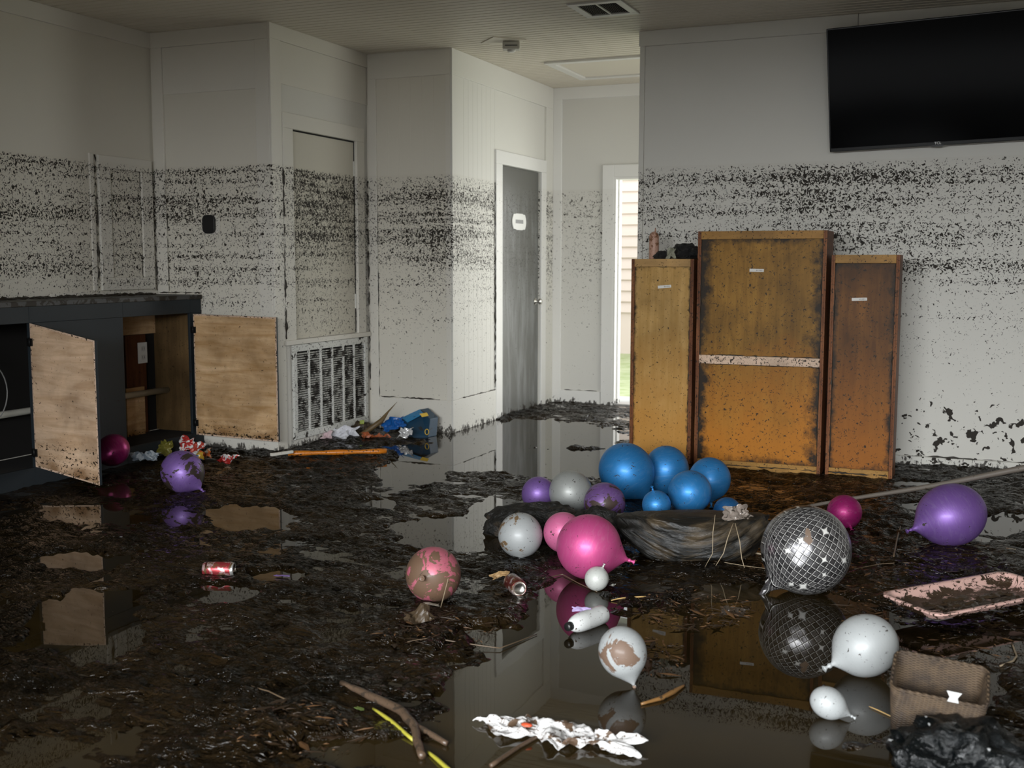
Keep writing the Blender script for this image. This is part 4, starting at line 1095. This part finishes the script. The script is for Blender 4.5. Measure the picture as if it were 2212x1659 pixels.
# ------------------------------------------------------------------ bottle
pA = at(1226, 1352, 0.035); pB = at(1308, 1322, 0.035)
ax = (pB - pA); ax.z = 0; L = 0.205
BTm = basis(Vector((pA.x, pA.y, 0.031)), ax)
bt = thing('plastic_bottle', pA, 'white plastic bottle with a black cap lying on its side in the water', 'bottle', None, BTm)
wm = dirty('white_bottle_plastic', (0.66, 0.67, 0.66), 0.22, 16, 0.35, dcol=(0.075, 0.045, 0.028), fine=0.7)
b = MB(); b.lathe([(0.018, 0.013), (0.020, 0.017), (0.030, 0.024), (0.045, 0.030), (0.060, 0.033), (0.078, 0.0343), (0.11, 0.0344), (0.16, 0.0344), (L - 0.01, 0.034), (L - 0.002, 0.030), (L, 0.022), (L - 0.003, 0.0)], 32)
b.build('bottle_body', wm, bt, local=True)
b = MB(); b.lathe([(-0.004, 0.0), (-0.004, 0.013), (0.0, 0.0148), (0.019, 0.0148), (0.021, 0.0135)], 24)
for i in range(24):
    q_ = 2 * PI * i / 24; b.tube([(0.0148 * math.cos(q_), 0.0148 * math.sin(q_), 0.0), (0.0148 * math.cos(q_), 0.0148 * math.sin(q_), 0.019)], 0.0009, 4)
b.build('cap', plain('black_cap', (0.012, 0.012, 0.012), 0.3), bt, local=True)
b = MB(); b.lathe([(0.084, 0.0348), (0.156, 0.0348)], 32, cap=False); b.build('label_band', dirty('bottle_label', (0.60, 0.61, 0.60), 0.25, 20, 0.5, dcol=(0.075, 0.045, 0.028), fine=0.6), bt, local=True)
crumpled('ribbon_scrap', at(1256, 1318, 0.062), 0.065, 0.018, 3, plain('lilac_ribbon', (0.42, 0.33, 0.56), 0.35), 'torn lilac ribbon scrap stuck on the lying white bottle', 'ribbon', 0.3, 0.5, 0.012, 12)

# ------------------------------------------------------------------ cans
def can(name, p, ax, label, c_side, seed, dent=0.0, face_end=False, L=0.118, R=0.031):
    m_ = basis(p, ax); o = thing(name, p, label, 'can', None, m_)
    t = NT('can_print_%d' % seed); v = t.vec('obj', off=(seed, 0, 0)); sp = t.n('ShaderNodeSeparateXYZ', {0: t.vec('obj')})
    n = t.noise(v, 26, 4, 0.6, 0.8)
    c = t.mix(t.mr(n, 0.50, 0.54), c_side[0], c_side[1])
    zb = t.math('MULTIPLY', sp.outputs[2], 1 / L)
    c = t.mix(t.math('MULTIPLY', t.math('GREATER_THAN', zb, 0.10), t.math('LESS_THAN', zb, 0.16)), c, (0.10, 0.03, 0.02))
    c = t.mix(t.math('GREATER_THAN', zb, 0.90), c, (0.55, 0.54, 0.52))
    m2 = t.mr(t.noise(v, 34, 4, 0.65, 1.0), 0.54, 0.57); c = t.mix(m2, c, (0.10, 0.055, 0.025))
    t.set(color=c, metal=t.mr(m2, 0, 1, 0.65, 0.0), rough=0.32)
    b = MB(); b.lathe([(0.004, R * 0.80), (0.0, R * 0.84), (0.003, R * 0.88), (0.012, R), (L - 0.014, R), (L - 0.004, R * 0.86), (L, R * 0.86), (L - 0.001, R * 0.80)], 36, cap=False)
    for i, p_ in enumerate(b.v):
        f = math.exp(-((p_.z - L * 0.6) / (L * 0.22)) ** 2) * max(0.0, -p_.y / R) if dent else 0
        b.v[i] = Vector((p_.x, p_.y * (1 - dent * f), p_.z))
    b.build('can_wall', t.mat, o, local=True)
    b = MB(); b.lathe([(0.004, R * 0.80), (0.012, R * 0.62), (0.015, R * 0.3), (0.016, 0)], 30, cap=False); b.build('base_dome', M['chrome'], o, local=True)
    b = MB(); b.lathe([(L - 0.001, R * 0.80), (L - 0.006, R * 0.76), (L - 0.006, 0)], 30, cap=False); b.build('lid', M['chrome'], o, local=True)
    return o


cl = at(439, 1222, 0.045); cr = at(506, 1222, 0.045)
can('drink_can', Vector((cl.x, cl.y, 0.030)), (cr - cl), 'dented red and silver drink can half sunk in mud at the left', ((0.42, 0.05, 0.06), (0.62, 0.42, 0.42)), 1, 0.5, L=(cr - cl).length)
c1 = at(1122, 1290); c2 = at(1092, 1262)
c1.z = 0.034; c2.z = 0.034
can('drink_can', c1, (c2 - c1), 'silver and maroon drink can with its shiny end towards the camera', ((0.16, 0.035, 0.03), (0.56, 0.46, 0.44)), 2, 0.0, L=0.115, R=0.034)
crumpled('leaf', at(1080, 1247, 0.03), 0.07, 0.03, 12, plain('tan_leaf', (0.34, 0.22, 0.10), 0.5), 'curled tan leaf behind the silver can', 'leaf', 0.9, 0.6, 0.03, 12)

# ------------------------------------------------------------------ rag, branch, reeds
rg = dirty('white_rag_cloth', (0.56, 0.55, 0.54), 0.62, 22, 0.55, dcol=(0.085, 0.05, 0.028), fine=0.9)
c0 = at(1045, 1563, 0.0); c9 = at(1362, 1622, 0.0); dv = c9 - c0
crumpled('white_rag', (c0 + c9) / 2 + Vector((0, 0, 0.004)), dv.length * 0.98, 0.135, 21, rg, 'dirty white plastic rag floating at the bottom middle', 'rag', math.atan2(dv.y, dv.x), 0, 0.026, 56, fr=16, taper=lambda a: 0.32 + 0.75 * (1 - (abs(a) * 2) ** 1.6) + 0.25 * math.sin(a * 17), thick=0.002)
b = MB(); p_ = at(1138, 1566, 0.032); m_ = Matrix.Translation(p_)
b.lathe([(-0.004, 0.0), (-0.003, 0.012), (0.0, 0.017), (0.004, 0.014), (0.006, 0.0)], 14, m_ @ Matrix.Scale(0.7, 4, (0, 1, 0)))
tag(b.build('red_scrap', plain('orange_red_scrap', (0.55, 0.08, 0.03), 0.4)), 'small orange-red scrap on the floating white rag', 'scrap')


def stick(name, pix, rads, mat, label, cat='stick', group=None, z=0.012, n=8, jit=0.0, sub=4, parent=None):
    ps = [at(a, b_, 0.0) for a, b_ in pix]; out = []; rr = []
    for i in range(len(ps) - 1):
        for k in range(sub):
            f = k / sub; p_ = ps[i].lerp(ps[i + 1], f); r_ = rads[i] * (1 - f) + rads[i + 1] * f
            out.append(p_); rr.append(r_)
    out.append(ps[-1]); rr.append(rads[-1])
    random.seed(int(pix[0][0] * 7 + pix[0][1]))
    res_ = []
    for p_, r_ in zip(out, rr):
        zz = max(ground(p_.x, p_.y), 0.0) + r_ * 0.6 + z * 0.2
        res_.append(Vector((p_.x + random.uniform(-jit, jit), p_.y + random.uniform(-jit, jit), zz)))
    # smooth heights
    for _ in range(6):
        for i in range(1, len(res_) - 1): res_[i].z = max((res_[i - 1].z + res_[i + 1].z) / 2, rr[i] * 0.3)
    mb = MB(); mb.tube(res_, rr, n)
    o = mb.build(name, mat, parent) if parent else mb.build(name, mat)
    if not parent: tag(o, label, cat, group)
    return o


bark = dirty('wet_bark', (0.085, 0.055, 0.035), 0.5, 25, 0.35, dcol=(0.03, 0.02, 0.012), fine=1.0)
br = thing('fallen_branch', at(850, 1560), 'thick brown muddy branch with a side fork at the bottom', 'branch')
stick('branch_stem', [(738, 1490), (800, 1517), (865, 1548), (895, 1580), (905, 1620), (912, 1640)], [0.008, 0.012, 0.0135, 0.0125, 0.0115, 0.010], bark, '', parent=br, n=12, jit=0.002)
stick('side_twig', [(900, 1580), (930, 1595), (966, 1612)], [0.008, 0.0085, 0.0075], bark, '', parent=br, n=10, jit=0.001)
reed = plain('yellow_green_reed', (0.33, 0.30, 0.035), 0.45)
stick('reed_stem', [(806, 1542), (845, 1568), (893, 1603)], [0.0035, 0.0065, 0.005], reed, 'yellow-green reed stem lying along the thick branch, upper piece', 'reed', 'reed stems by the branch')
stick('reed_stem', [(925, 1628), (945, 1645), (975, 1672)], [0.004, 0.006, 0.006], reed, 'yellow-green reed stem at the bottom edge, lower piece', 'reed', 'reed stems by the branch')
brown = plain('wet_twig', (0.11, 0.075, 0.045), 0.4); pale = plain('pale_twig', (0.33, 0.26, 0.17), 0.5); straw = plain('straw', (0.50, 0.32, 0.12), 0.5)
stick('twig', [(543, 1487), (580, 1500), (618, 1524)], [0.0015, 0.002, 0.0025], brown, 'thin bare twig in the dark mud left of the branch', 'twig')
stick('twig', [(2160, 1444), (2188, 1432), (2196, 1420), (2186, 1392)], [0.003, 0.0035, 0.0035, 0.003], pale, 'pale crooked twig right of the woven basket', 'twig')
stick('twig', [(1320, 1299), (1345, 1298), (1395, 1296)], [0.002, 0.0028, 0.0025], straw, 'orange straw lying in litter below the big pink balloon', 'straw')
stick('twig', [(1877, 1528), (1900, 1538), (1925, 1550)], [0.0012, 0.0018, 0.0015], straw, 'short straw pointing at the woven basket', 'straw')
stick('twig', [(1590, 1199), (1625, 1201), (1648, 1204)], [0.004, 0.005, 0.004], pale, 'short pale stub of wood left of the mirror-tile balloon', 'twig')
stick('twig', [(1515, 1228), (1560, 1222), (1610, 1234), (1655, 1243)], [0.0015, 0.0015, 0.0015, 0.001], pale, 'thin pale stem curving below the long black bag', 'twig')
stick('twig', [(1845, 1232), (1900, 1226), (1960, 1228), (2000, 1234)], [0.0015, 0.002, 0.002, 0.001], brown, 'thin brown stem right of the mirror-tile balloon', 'twig')
stick('twig', [(1985, 1266), (2000, 1253), (1930, 1215), (1938, 1170)][2:] + [(1945, 1140)], [0.004, 0.004, 0.003], brown, 'dark upright stalk between the magenta balloon and the tray', 'twig')
stick('twig', [(2128, 1182), (2165, 1190), (2194, 1198)], [0.001, 0.0016, 0.001], pale, 'thin pale straw below the large purple balloon', 'straw')
stick('twig', [(1172, 1254), (1215, 1243), (1250, 1262), (1290, 1280)], [0.0018, 0.0022, 0.002, 0.0015], brown, 'thin root curving under the big pink balloon', 'twig')
stick('twig', [(1385, 1524), (1430, 1512), (1455, 1498), (1480, 1482)], [0.004, 0.007, 0.008, 0.003], dirty('rotten_bark', (0.20, 0.10, 0.03), 0.6, 30, 0.5, dcol=(0.04, 0.025, 0.012)), 'rotten orange-brown stick in the water beside the muddy white balloon', 'stick')
stick('twig', [(1060, 1659), (1120, 1618), (1170, 1590), (1205, 1580)], [0.006, 0.006, 0.005, 0.003], bark, 'dark stick lying under the white rag', 'stick')
stick('twig', [(880, 1400), (930, 1395), (990, 1398), (1080, 1405), (1160, 1372)], [0.0012, 0.002, 0.0025, 0.002, 0.0015], brown, 'long thin stem trailing from the mud heap to the pool', 'twig')
# stems standing against the bag
def stem3(pts, rads, mat, label):
    mb = MB(); mb.tube(pts, rads, 7); o = mb.build('plant_stem', mat); return tag(o, label, 'stem')


stem3([atd(1545, 1112, 4.84), atd(1540, 1150, 4.82), atd(1539, 1196, 4.80), atd(1522, 1226, 4.82)], [0.0015, 0.002, 0.0018, 0.001], pale, 'left one of the thin dry stems hanging over the long bag')
stem3([atd(1584, 1130, 4.83), atd(1571, 1165, 4.80), atd(1563, 1195, 4.79), atd(1540, 1232, 4.80)], [0.0015, 0.0022, 0.002, 0.001], pale, 'middle one of the thin dry stems hanging over the long bag')
stem3([atd(1588, 1130, 4.83), atd(1598, 1170, 4.80), atd(1602, 1205, 4.78), atd(1612, 1240, 4.75)], [0.0015, 0.0022, 0.002, 0.001], pale, 'right one of the thin dry stems hanging over the long bag')
stem3([at(952, 1312, 0.02), at(958, 1290, 0.06), atd(968, 1250, 4.08)], [0.002, 0.0018, 0.001], pale, 'grey blade of dry reed leaning on the muddy pink balloon')

# ------------------------------------------------------------------ trash by the grille
pk = plain('orange_pole_paint', (0.62, 0.17, 0.012), 0.3)
a_, b_ = atd(622, 972, 7.45), atd(835, 951, 7.55)
mb = MB(); pts = [a_.lerp(b_, i / 12) for i in range(13)]
for p_ in pts: p_.z = 0.045
mb.tube(pts, [0.016 + 0.003 * math.sin(i * 1.3) for i in range(13)], 12)
tag(mb.build('orange_stick', dirty('orange_stick_paint', (0.62, 0.19, 0.012), 0.45, 14, 0.35, fine=1.0)), 'bright orange muddy stick lying below the air grille', 'stick')
def nearw(px, py, y): return aty(px, py, y)
crumpled('paper_towel', nearw(735, 944, 7.15), 0.26, 0.15, 31, dirty('paper_white', (0.66, 0.66, 0.70), 0.15, 20, 0.7, fine=0.5), 'crumpled white paper towel below the air grille', 'paper', 0.4, 0.9, 0.06, 20, fr=9)
crumpled('pink_paper', nearw(707, 948, 7.05), 0.09, 0.07, 33, plain('pinkish_paper', (0.62, 0.47, 0.49), 0.7), 'small pinkish crumpled paper left of the white paper towel', 'paper', 0.2, 0.8, 0.04, 14, fr=12)
mb = MB(); p0, p1, p2 = nearw(768, 942, 7.30), nearw(838, 890, 7.42), nearw(858, 868, 7.45)
mid = nearw(812, 925, 7.30)
mb.tube([p0, (p0 + mid) / 2, mid.lerp(p1, 0.45), p1, p2], [0.006, 0.020, 0.022, 0.008, 0.001], 6)
tag(mb.build('palm_frond', plain('brown_frond', (0.13, 0.085, 0.035), 0.5)), 'dry brown frond sheath leaning beside the blue bag', 'frond')
# blue box shaped bag
bbm = dirty('blue_bag_plastic', (0.012, 0.19, 0.42), 0.35, 11, 0.3, dcol=(0.015, 0.02, 0.03), fine=0.9, kind='world')
bb = thing('blue_box', nearw(880, 945, 7.45), 'torn blue toy box with yellow print lying against the middle wall', 'box')
mb = MB(); q1, q2, q3, q4 = nearw(868, 902, 7.42), nearw(907, 884, 7.55), nearw(929, 905, 7.50), nearw(925, 945, 7.45)
q5, q6 = nearw(880, 950, 7.36), nearw(866, 930, 7.36)
mb.add([q1, q2, q3, q4, q5, q6] + [q + Vector((0.02, 0.10, 0)) for q in (q1, q2, q3, q4, q5, q6)], [(0, 5, 4, 3, 2, 1), (6, 7, 8, 9, 10, 11), (0, 1, 7, 6), (1, 2, 8, 7), (2, 3, 9, 8), (3, 4, 10, 9), (4, 5, 11, 10), (5, 0, 6, 11)])
mb.build('box_body', dirty('dark_blue_board', (0.012, 0.045, 0.085), 0.45, 12, 0.35, dcol=(0.02, 0.02, 0.022), kind='world'), bb, bevel=0.004)
mb = MB(); mb.add([q1 + Vector((0, -0.004, 0)), q2 + Vector((0, -0.004, 0.0)), nearw(915, 893, 7.50), nearw(880, 912, 7.38)], [(0, 3, 2, 1)])
o_ = mb.build('lid_flap', bbm, bb); s_ = o_.modifiers.new('thickness', 'SOLIDIFY'); s_.thickness = 0.004
mb = MB(); mb.add([nearw(906, 894, 7.45), nearw(922, 891, 7.46), nearw(926, 898, 7.46), nearw(912, 901, 7.45)], [(0, 3, 2, 1)])
mb.build('yellow_print', plain('yellow_print', (0.65, 0.42, 0.03), 0.5), bb)
mb = MB(); mb.tube([nearw(922 + 4 * math.cos(q), 933 + 6 * math.sin(q), 7.375) for q in [i * PI / 8 for i in range(17)]], 0.003, 6, cap=False)
mb.build('yellow_print', plain('yellow_print', (0.65, 0.42, 0.03), 0.5), bb)
crumpled('blue_bag', nearw(852, 918, 7.40), 0.19, 0.10, 41, dirty('bright_blue_film', (0.01, 0.10, 0.36), 0.3, 14, 0.25, fine=0.7), 'crumpled bright blue plastic bag left of the blue box', 'bag', 0.3, 0.95, 0.04, 18, fr=11, roll=-0.5)
crumpled('foil_wrapper', nearw(878, 938, 7.22), 0.13, 0.09, 43, dirty('silver_foil', (0.62, 0.62, 0.62), 0.5, 20, 0.3, 0.3, dcol=(0.05, 0.035, 0.025), fine=1.0), 'muddy silver-white wrapper in front of the blue box', 'wrapper', -0.3, 1.0, 0.04, 18, fr=14)
crumpled('orange_scraps', nearw(812, 948, 7.20), 0.22, 0.06, 44, dirty('orange_red_scraps', (0.40, 0.10, 0.03), 0.5, 24, 0.5, dcol=(0.06, 0.03, 0.015), fine=1.2), 'orange-red scraps of litter above the orange stick', 'scraps', 0.1, 0.5, 0.04, 18, fr=18)
crumpled('leaf', nearw(782, 912, 7.40), 0.035, 0.03, 45, plain('lime_leaf', (0.28, 0.34, 0.06), 0.5), 'small lime green leaf above the frond sheath', 'leaf', 0.3, 1.1, 0.008, 8)
blob('mud_heap', nearw(775, 925, 7.48) - Vector((0, 0, 0.03)), (0.13, 0.06, 0.09), 15, dirty('leafy_mud', (0.06, 0.04, 0.02), 0.5, 30, 0.5, dcol=(0.015, 0.01, 0.006), fine=1.4), 'small heap of leafy mud piled against the air grille', 'mud', 0, (1, 1, 1), 0.35, 3, 4)

# trash by the sink cabinet
def snack(px, py, w_, h_, seed, c1, c2, label, rz=0.2, tilt=0.9, depth_y=None):
    t = NT('snack_foil_%d' % seed); v = t.vec('obj', off=(seed, 0, 0)); n_ = t.noise(v, 14, 2, 0.5, 1.5)
    c = t.mix(t.math('GREATER_THAN', n_, 0.50), c1, c2); t.set(color=c, rough=0.25, metal=0.1)
    p = at(px, py + 12, 0.0); d_ = ray(px, py); dep_ = (p.dot(Vector(M3[2])) - H * M3[2][2]) if False else None
    base = at(px, py + 14, 0.0); depth_ = (Vector(M3[2])).dot(base - Vector((0, 0, H)))
    return crumpled('snack_wrapper', atd(px, py, depth_ * 0.985), w_, h_, seed, t.mat, label, 'wrapper', rz, tilt, 0.045, 16, fr=13, group=None)


snack(404, 963, 0.11, 0.09, 51, (0.68, 0.66, 0.64), (0.45, 0.03, 0.025), 'red and white snack wrapper standing up behind the purple balloon', 0.5, 1.1)
snack(428, 973, 0.10, 0.09, 53, (0.66, 0.66, 0.66), (0.40, 0.05, 0.03), 'red and white snack wrapper right of the upright one', 0.1, 1.0)
snack(447, 985, 0.10, 0.06, 54, (0.36, 0.28, 0.20), (0.50, 0.12, 0.03), 'brownish snack wrapper with orange in the litter by the cabinet', -0.2, 0.9)
snack(430, 992, 0.06, 0.04, 55, (0.02, 0.12, 0.30), (0.55, 0.35, 0.04), 'small blue and yellow wrapper scrap touching the purple balloon', 0.4, 0.8)
snack(496, 996, 0.13, 0.06, 56, (0.70, 0.69, 0.68), (0.48, 0.03, 0.025), 'red and white snack wrapper lying apart at the right', 0.3, 0.5)
snack(356, 968, 0.06, 0.09, 57, (0.16, 0.15, 0.025), (0.22, 0.19, 0.04), 'olive yellow wrapper standing left of the snack wrappers', 0.6, 1.2)
snack(318, 990, 0.17, 0.06, 58, (0.16, 0.19, 0.22), (0.35, 0.38, 0.40), 'crumpled silver foil below the open cabinet', 0.2, 0.7)
blob('rag_heap', at(30, 995, 0.03) + Vector((-0.25, 0.25, 0.10)), (0.10, 0.06, 0.04), 19, dirty('beige_rag', (0.25, 0.20, 0.13), 0.4, 30), 'small beige rag on the cabinet sill at the left edge', 'rag', 0.5, (1, 1, 1), 0.3, 3, 4)

# debris on top of the left case
zt = 1.325
rb = dirty('mud_stained_pink', (0.50, 0.30, 0.22), 0.75, 22, 0.5, dcol=(0.22, 0.10, 0.05), fine=0.9)
bo = thing('muddy_bottle', (-2.03, 7.30, zt), 'mud-stained pinkish squeeze bottle standing on the left plywood case', 'bottle')
mb = MB(); mb.lathe([(0.0, 0.030), (0.006, 0.033), (0.15, 0.033), (0.168, 0.026), (0.178, 0.012), (0.180, 0.009)], 24, Matrix.Translation((-2.062, 7.30, zt))); mb.build('bottle_body', rb, bo)
mb = MB(); mb.lathe([(0.178, 0.006), (0.205, 0.003), (0.206, 0)], 12, Matrix.Translation((-2.054, 7.30, zt))); mb.build('nozzle', rb, bo)
dk = bag_mat('dark_rag', (0.008, 0.008, 0.008), (0.03, 0.026, 0.018), 0.35, 9, 0.4, 16)
blob('dark_rag', Vector((-1.83, 7.28, zt + 0.045)), (0.10, 0.06, 0.055), 22, dk, 'crumpled black wet rag on the left plywood case beside the tall one', 'rag', 0.1, (1, 1, 1), 0.35, 2.6, 4, zmin=zt)
blob('dark_rag', Vector((-1.98, 7.22, zt + 0.02)), (0.055, 0.04, 0.03), 25, dk, 'small dark rag at the foot of the muddy bottle', 'rag', 0.1, (1, 1, 1), 0.35, 2.8, 4, zmin=zt)
crumpled('paper_scrap', Vector((-1.905, 7.16, zt + 0.035)), 0.05, 0.07, 61, plain('grey_green_paper', (0.28, 0.28, 0.21), 0.6), 'grey-green crumpled paper between the rags on the left case', 'paper', 0.2, 1.3, 0.02, 12, fr=20)

# ------------------------------------------------------------------ floor litter
random.seed(77)
lit = [plain('litter_brown', (0.030, 0.017, 0.008), 0.45), plain('litter_tan', (0.12, 0.06, 0.024), 0.5)]
zones = [(1500, 1320, 130, 45, 260), (1420, 1420, 60, 45, 90), (2000, 1200, 190, 60, 170), (1700, 1250, 100, 20, 60), (1880, 1300, 90, 60, 110), (2090, 1400, 140, 30, 60), (930, 1370, 140, 40, 120), (640, 1590, 150, 60, 120), (1900, 1440, 60, 30, 60), (1750, 1070, 150, 20, 60)]
for mi, nm, lb in ((0, 'leaf_litter', 'brown bits of leaves and twigs strewn over the mud'), (1, 'straw_litter', 'tan flecks of straw and chaff strewn over the mud')):
    mb = MB()
    for (a, b_, rx, ry, n_) in zones:
        for _ in range(int(n_ * (1.0 if mi == 0 else 0.30))):
            th_ = random.uniform(0, 2 * PI); rr = math.sqrt(random.random())
            p_ = at(a + rx * rr * math.cos(th_), b_ + ry * rr * math.sin(th_), 0)
            g_ = ground(p_.x, p_.y) + 0.002; an = random.uniform(0, PI); L_ = random.uniform(0.006, 0.03) if random.random() < 0.85 else random.uniform(0.04, 0.09); w_ = random.uniform(0.0008, 0.0022) if random.random() < 0.6 else L_ * 0.14
            dx, dy = math.cos(an) * L_ / 2, math.sin(an) * L_ / 2; wx_, wy_ = -math.sin(an) * w_, math.cos(an) * w_; dz = random.uniform(-0.2, 0.2) * L_ / 2
            z_ = g_ + abs(dz)
            mb.add([(p_.x - dx, p_.y - dy, z_ - dz), (p_.x + wx_, p_.y + wy_, z_ + 0.001), (p_.x + dx, p_.y + dy, z_ + dz), (p_.x - wx_, p_.y - wy_, z_ + 0.001), (p_.x, p_.y, z_ + 0.003), (p_.x, p_.y, z_ - 0.001)],
                   [(0, 3, 4), (3, 2, 4), (2, 1, 4), (1, 0, 4), (3, 0, 5), (2, 3, 5), (1, 2, 5), (0, 1, 5)])
    o = mb.build(nm, lit[mi], loc=(0, 4, 0)); tag(o, lb, 'litter', kind='stuff')
mb = MB(); qa, qb = atd(585, 984, 7.28), atd(632, 972, 7.40)
qd = (qb - qa).normalized(); m_ = Matrix.Translation(qa) @ Matrix.Rotation(math.atan2(qd.y, qd.x), 4, 'Z')
mb.box(0, (qb - qa).length, -0.01, 0.01, -0.005, 0.014, m_); tag(mb.build('wood_splinter', M['trim'], bevel=0.003), 'short white painted wood splinter lying at the closet corner', 'splinter')
crumpled('leaf', at(905, 1338, 0.03), 0.10, 0.05, 81, plain('dead_leaf', (0.060, 0.040, 0.022), 0.45), 'dead brown leaf curled on the mud below the muddy pink balloon', 'leaf', 0.8, 0.4, 0.03, 12)
# small bright scraps
crumpled('purple_scrap', at(610, 1244, 0.006), 0.06, 0.02, 71, plain('violet_film', (0.17, 0.10, 0.33), 0.3), 'thin violet plastic scrap lying in the dark mud right of the red can', 'scrap', 0.2, 0.0, 0.006, 8)
crumpled('pale_scrap', at(930, 1307, 0.02), 0.06, 0.02, 72, plain('pale_film', (0.30, 0.27, 0.22), 0.4), 'pale scrap at the foot of the muddy pink balloon', 'scrap', 0.3, 0.0, 0.008, 8)
crumpled('leaf', at(777, 1531, 0.012), 0.028, 0.014, 73, plain('green_leaf', (0.09, 0.13, 0.03), 0.4), 'small green leaf beside the thick branch', 'leaf', -0.3, 0, 0.006, 8)
crumpled('leaf', at(2052, 1412, 0.02), 0.05, 0.02, 75, plain('green_glint_film', (0.10, 0.16, 0.12), 0.15), 'greenish wet leaf at the tray corner', 'leaf', 0.2, 0, 0.01, 8) if False else None

# ------------------------------------------------------------------ outside
gr = NT('lawn'); v = gr.vec('world'); gr.set(color=gr.mix(gr.mr(gr.noise(v, 6, 4), 0.35, 0.65), (0.30, 0.36, 0.16), (0.42, 0.46, 0.27)), rough=0.8)
mb = MB(); mb.box(-30, 20, 10.3, 60, -0.30, -0.12); tag(mb.build('lawn', gr.mat, loc=(0, 20, -0.3)), 'pale green lawn outside the back doorway', 'lawn', kind='stuff')
mb = MB(); mb.box(-30, 20, -40, YB0 - 0.3, -0.30, -0.12); struct(mb.build('ground', plain('wet_ground', (0.06, 0.05, 0.04), 0.8), loc=(0, -10, -0.3)))
mb = MB(); mb.box(-4.2, -1.4, 10.03, 10.95, -0.30, -0.05); struct(mb.build('trim_8', plain('porch_slab', (0.50, 0.50, 0.48), 0.7)))
hs = thing('neighbour_house', (-6, 17, -0.2), 'pinkish lap-sided house seen outside through the back doorway', 'house')
mb = MB(); z = 0.7; yh = 17.0
while z < 3.3:
    mb.add([(-12, yh, z), (2, yh, z), (2, yh - 0.035, z - 0.17), (-12, yh - 0.035, z - 0.17), (-12, yh, z - 0.17), (2, yh, z - 0.17)], [(0, 3, 2, 1), (3, 4, 5, 2)]); z += 0.17
mb.box(-12, 2, yh, yh + 0.2, -0.2, 3.4)
mb.build('siding', plain('pink_siding', (0.66, 0.55, 0.49), 0.6), hs)
MB().box(-12, 2, yh - 0.4, yh + 0.2, 3.35, 3.62).build('fascia', plain('white_fascia', (0.8, 0.8, 0.8), 0.5), hs)
mb = MB(); mb.add([(-12, yh - 0.5, 3.6), (2, yh - 0.5, 3.6), (2, yh + 3, 5.0), (-12, yh + 3, 5.0)], [(0, 1, 2, 3)]); mb.build('roof', plain('grey_roof', (0.25, 0.24, 0.23), 0.8), hs)
# rolled wire and grey tub outside the door
tb = thing('grey_tub', (-3.0, 10.45, -0.05), 'grey tub with a leaning rod just outside the back doorway', 'tub')
MB().lathe([(0, 0.13), (0.005, 0.14), (0.20, 0.17), (0.205, 0.175), (0.20, 0.16), (0.02, 0.12)], 28, Matrix.Translation((-3.0, 10.55, -0.05))).build('tub_body', plain('grey_tub', (0.30, 0.31, 0.31), 0.5), tb)
mb = MB(); mb.tube([(-3.09, 10.50, 0.05), (-3.14, 10.60, 0.75)], 0.008, 8); mb.tube([(-3.05, 10.42, 0.20), (-2.9, 10.36, 0.02)], 0.006, 8); mb.build('rod', plain('grey_rod', (0.2, 0.2, 0.2), 0.4), tb)
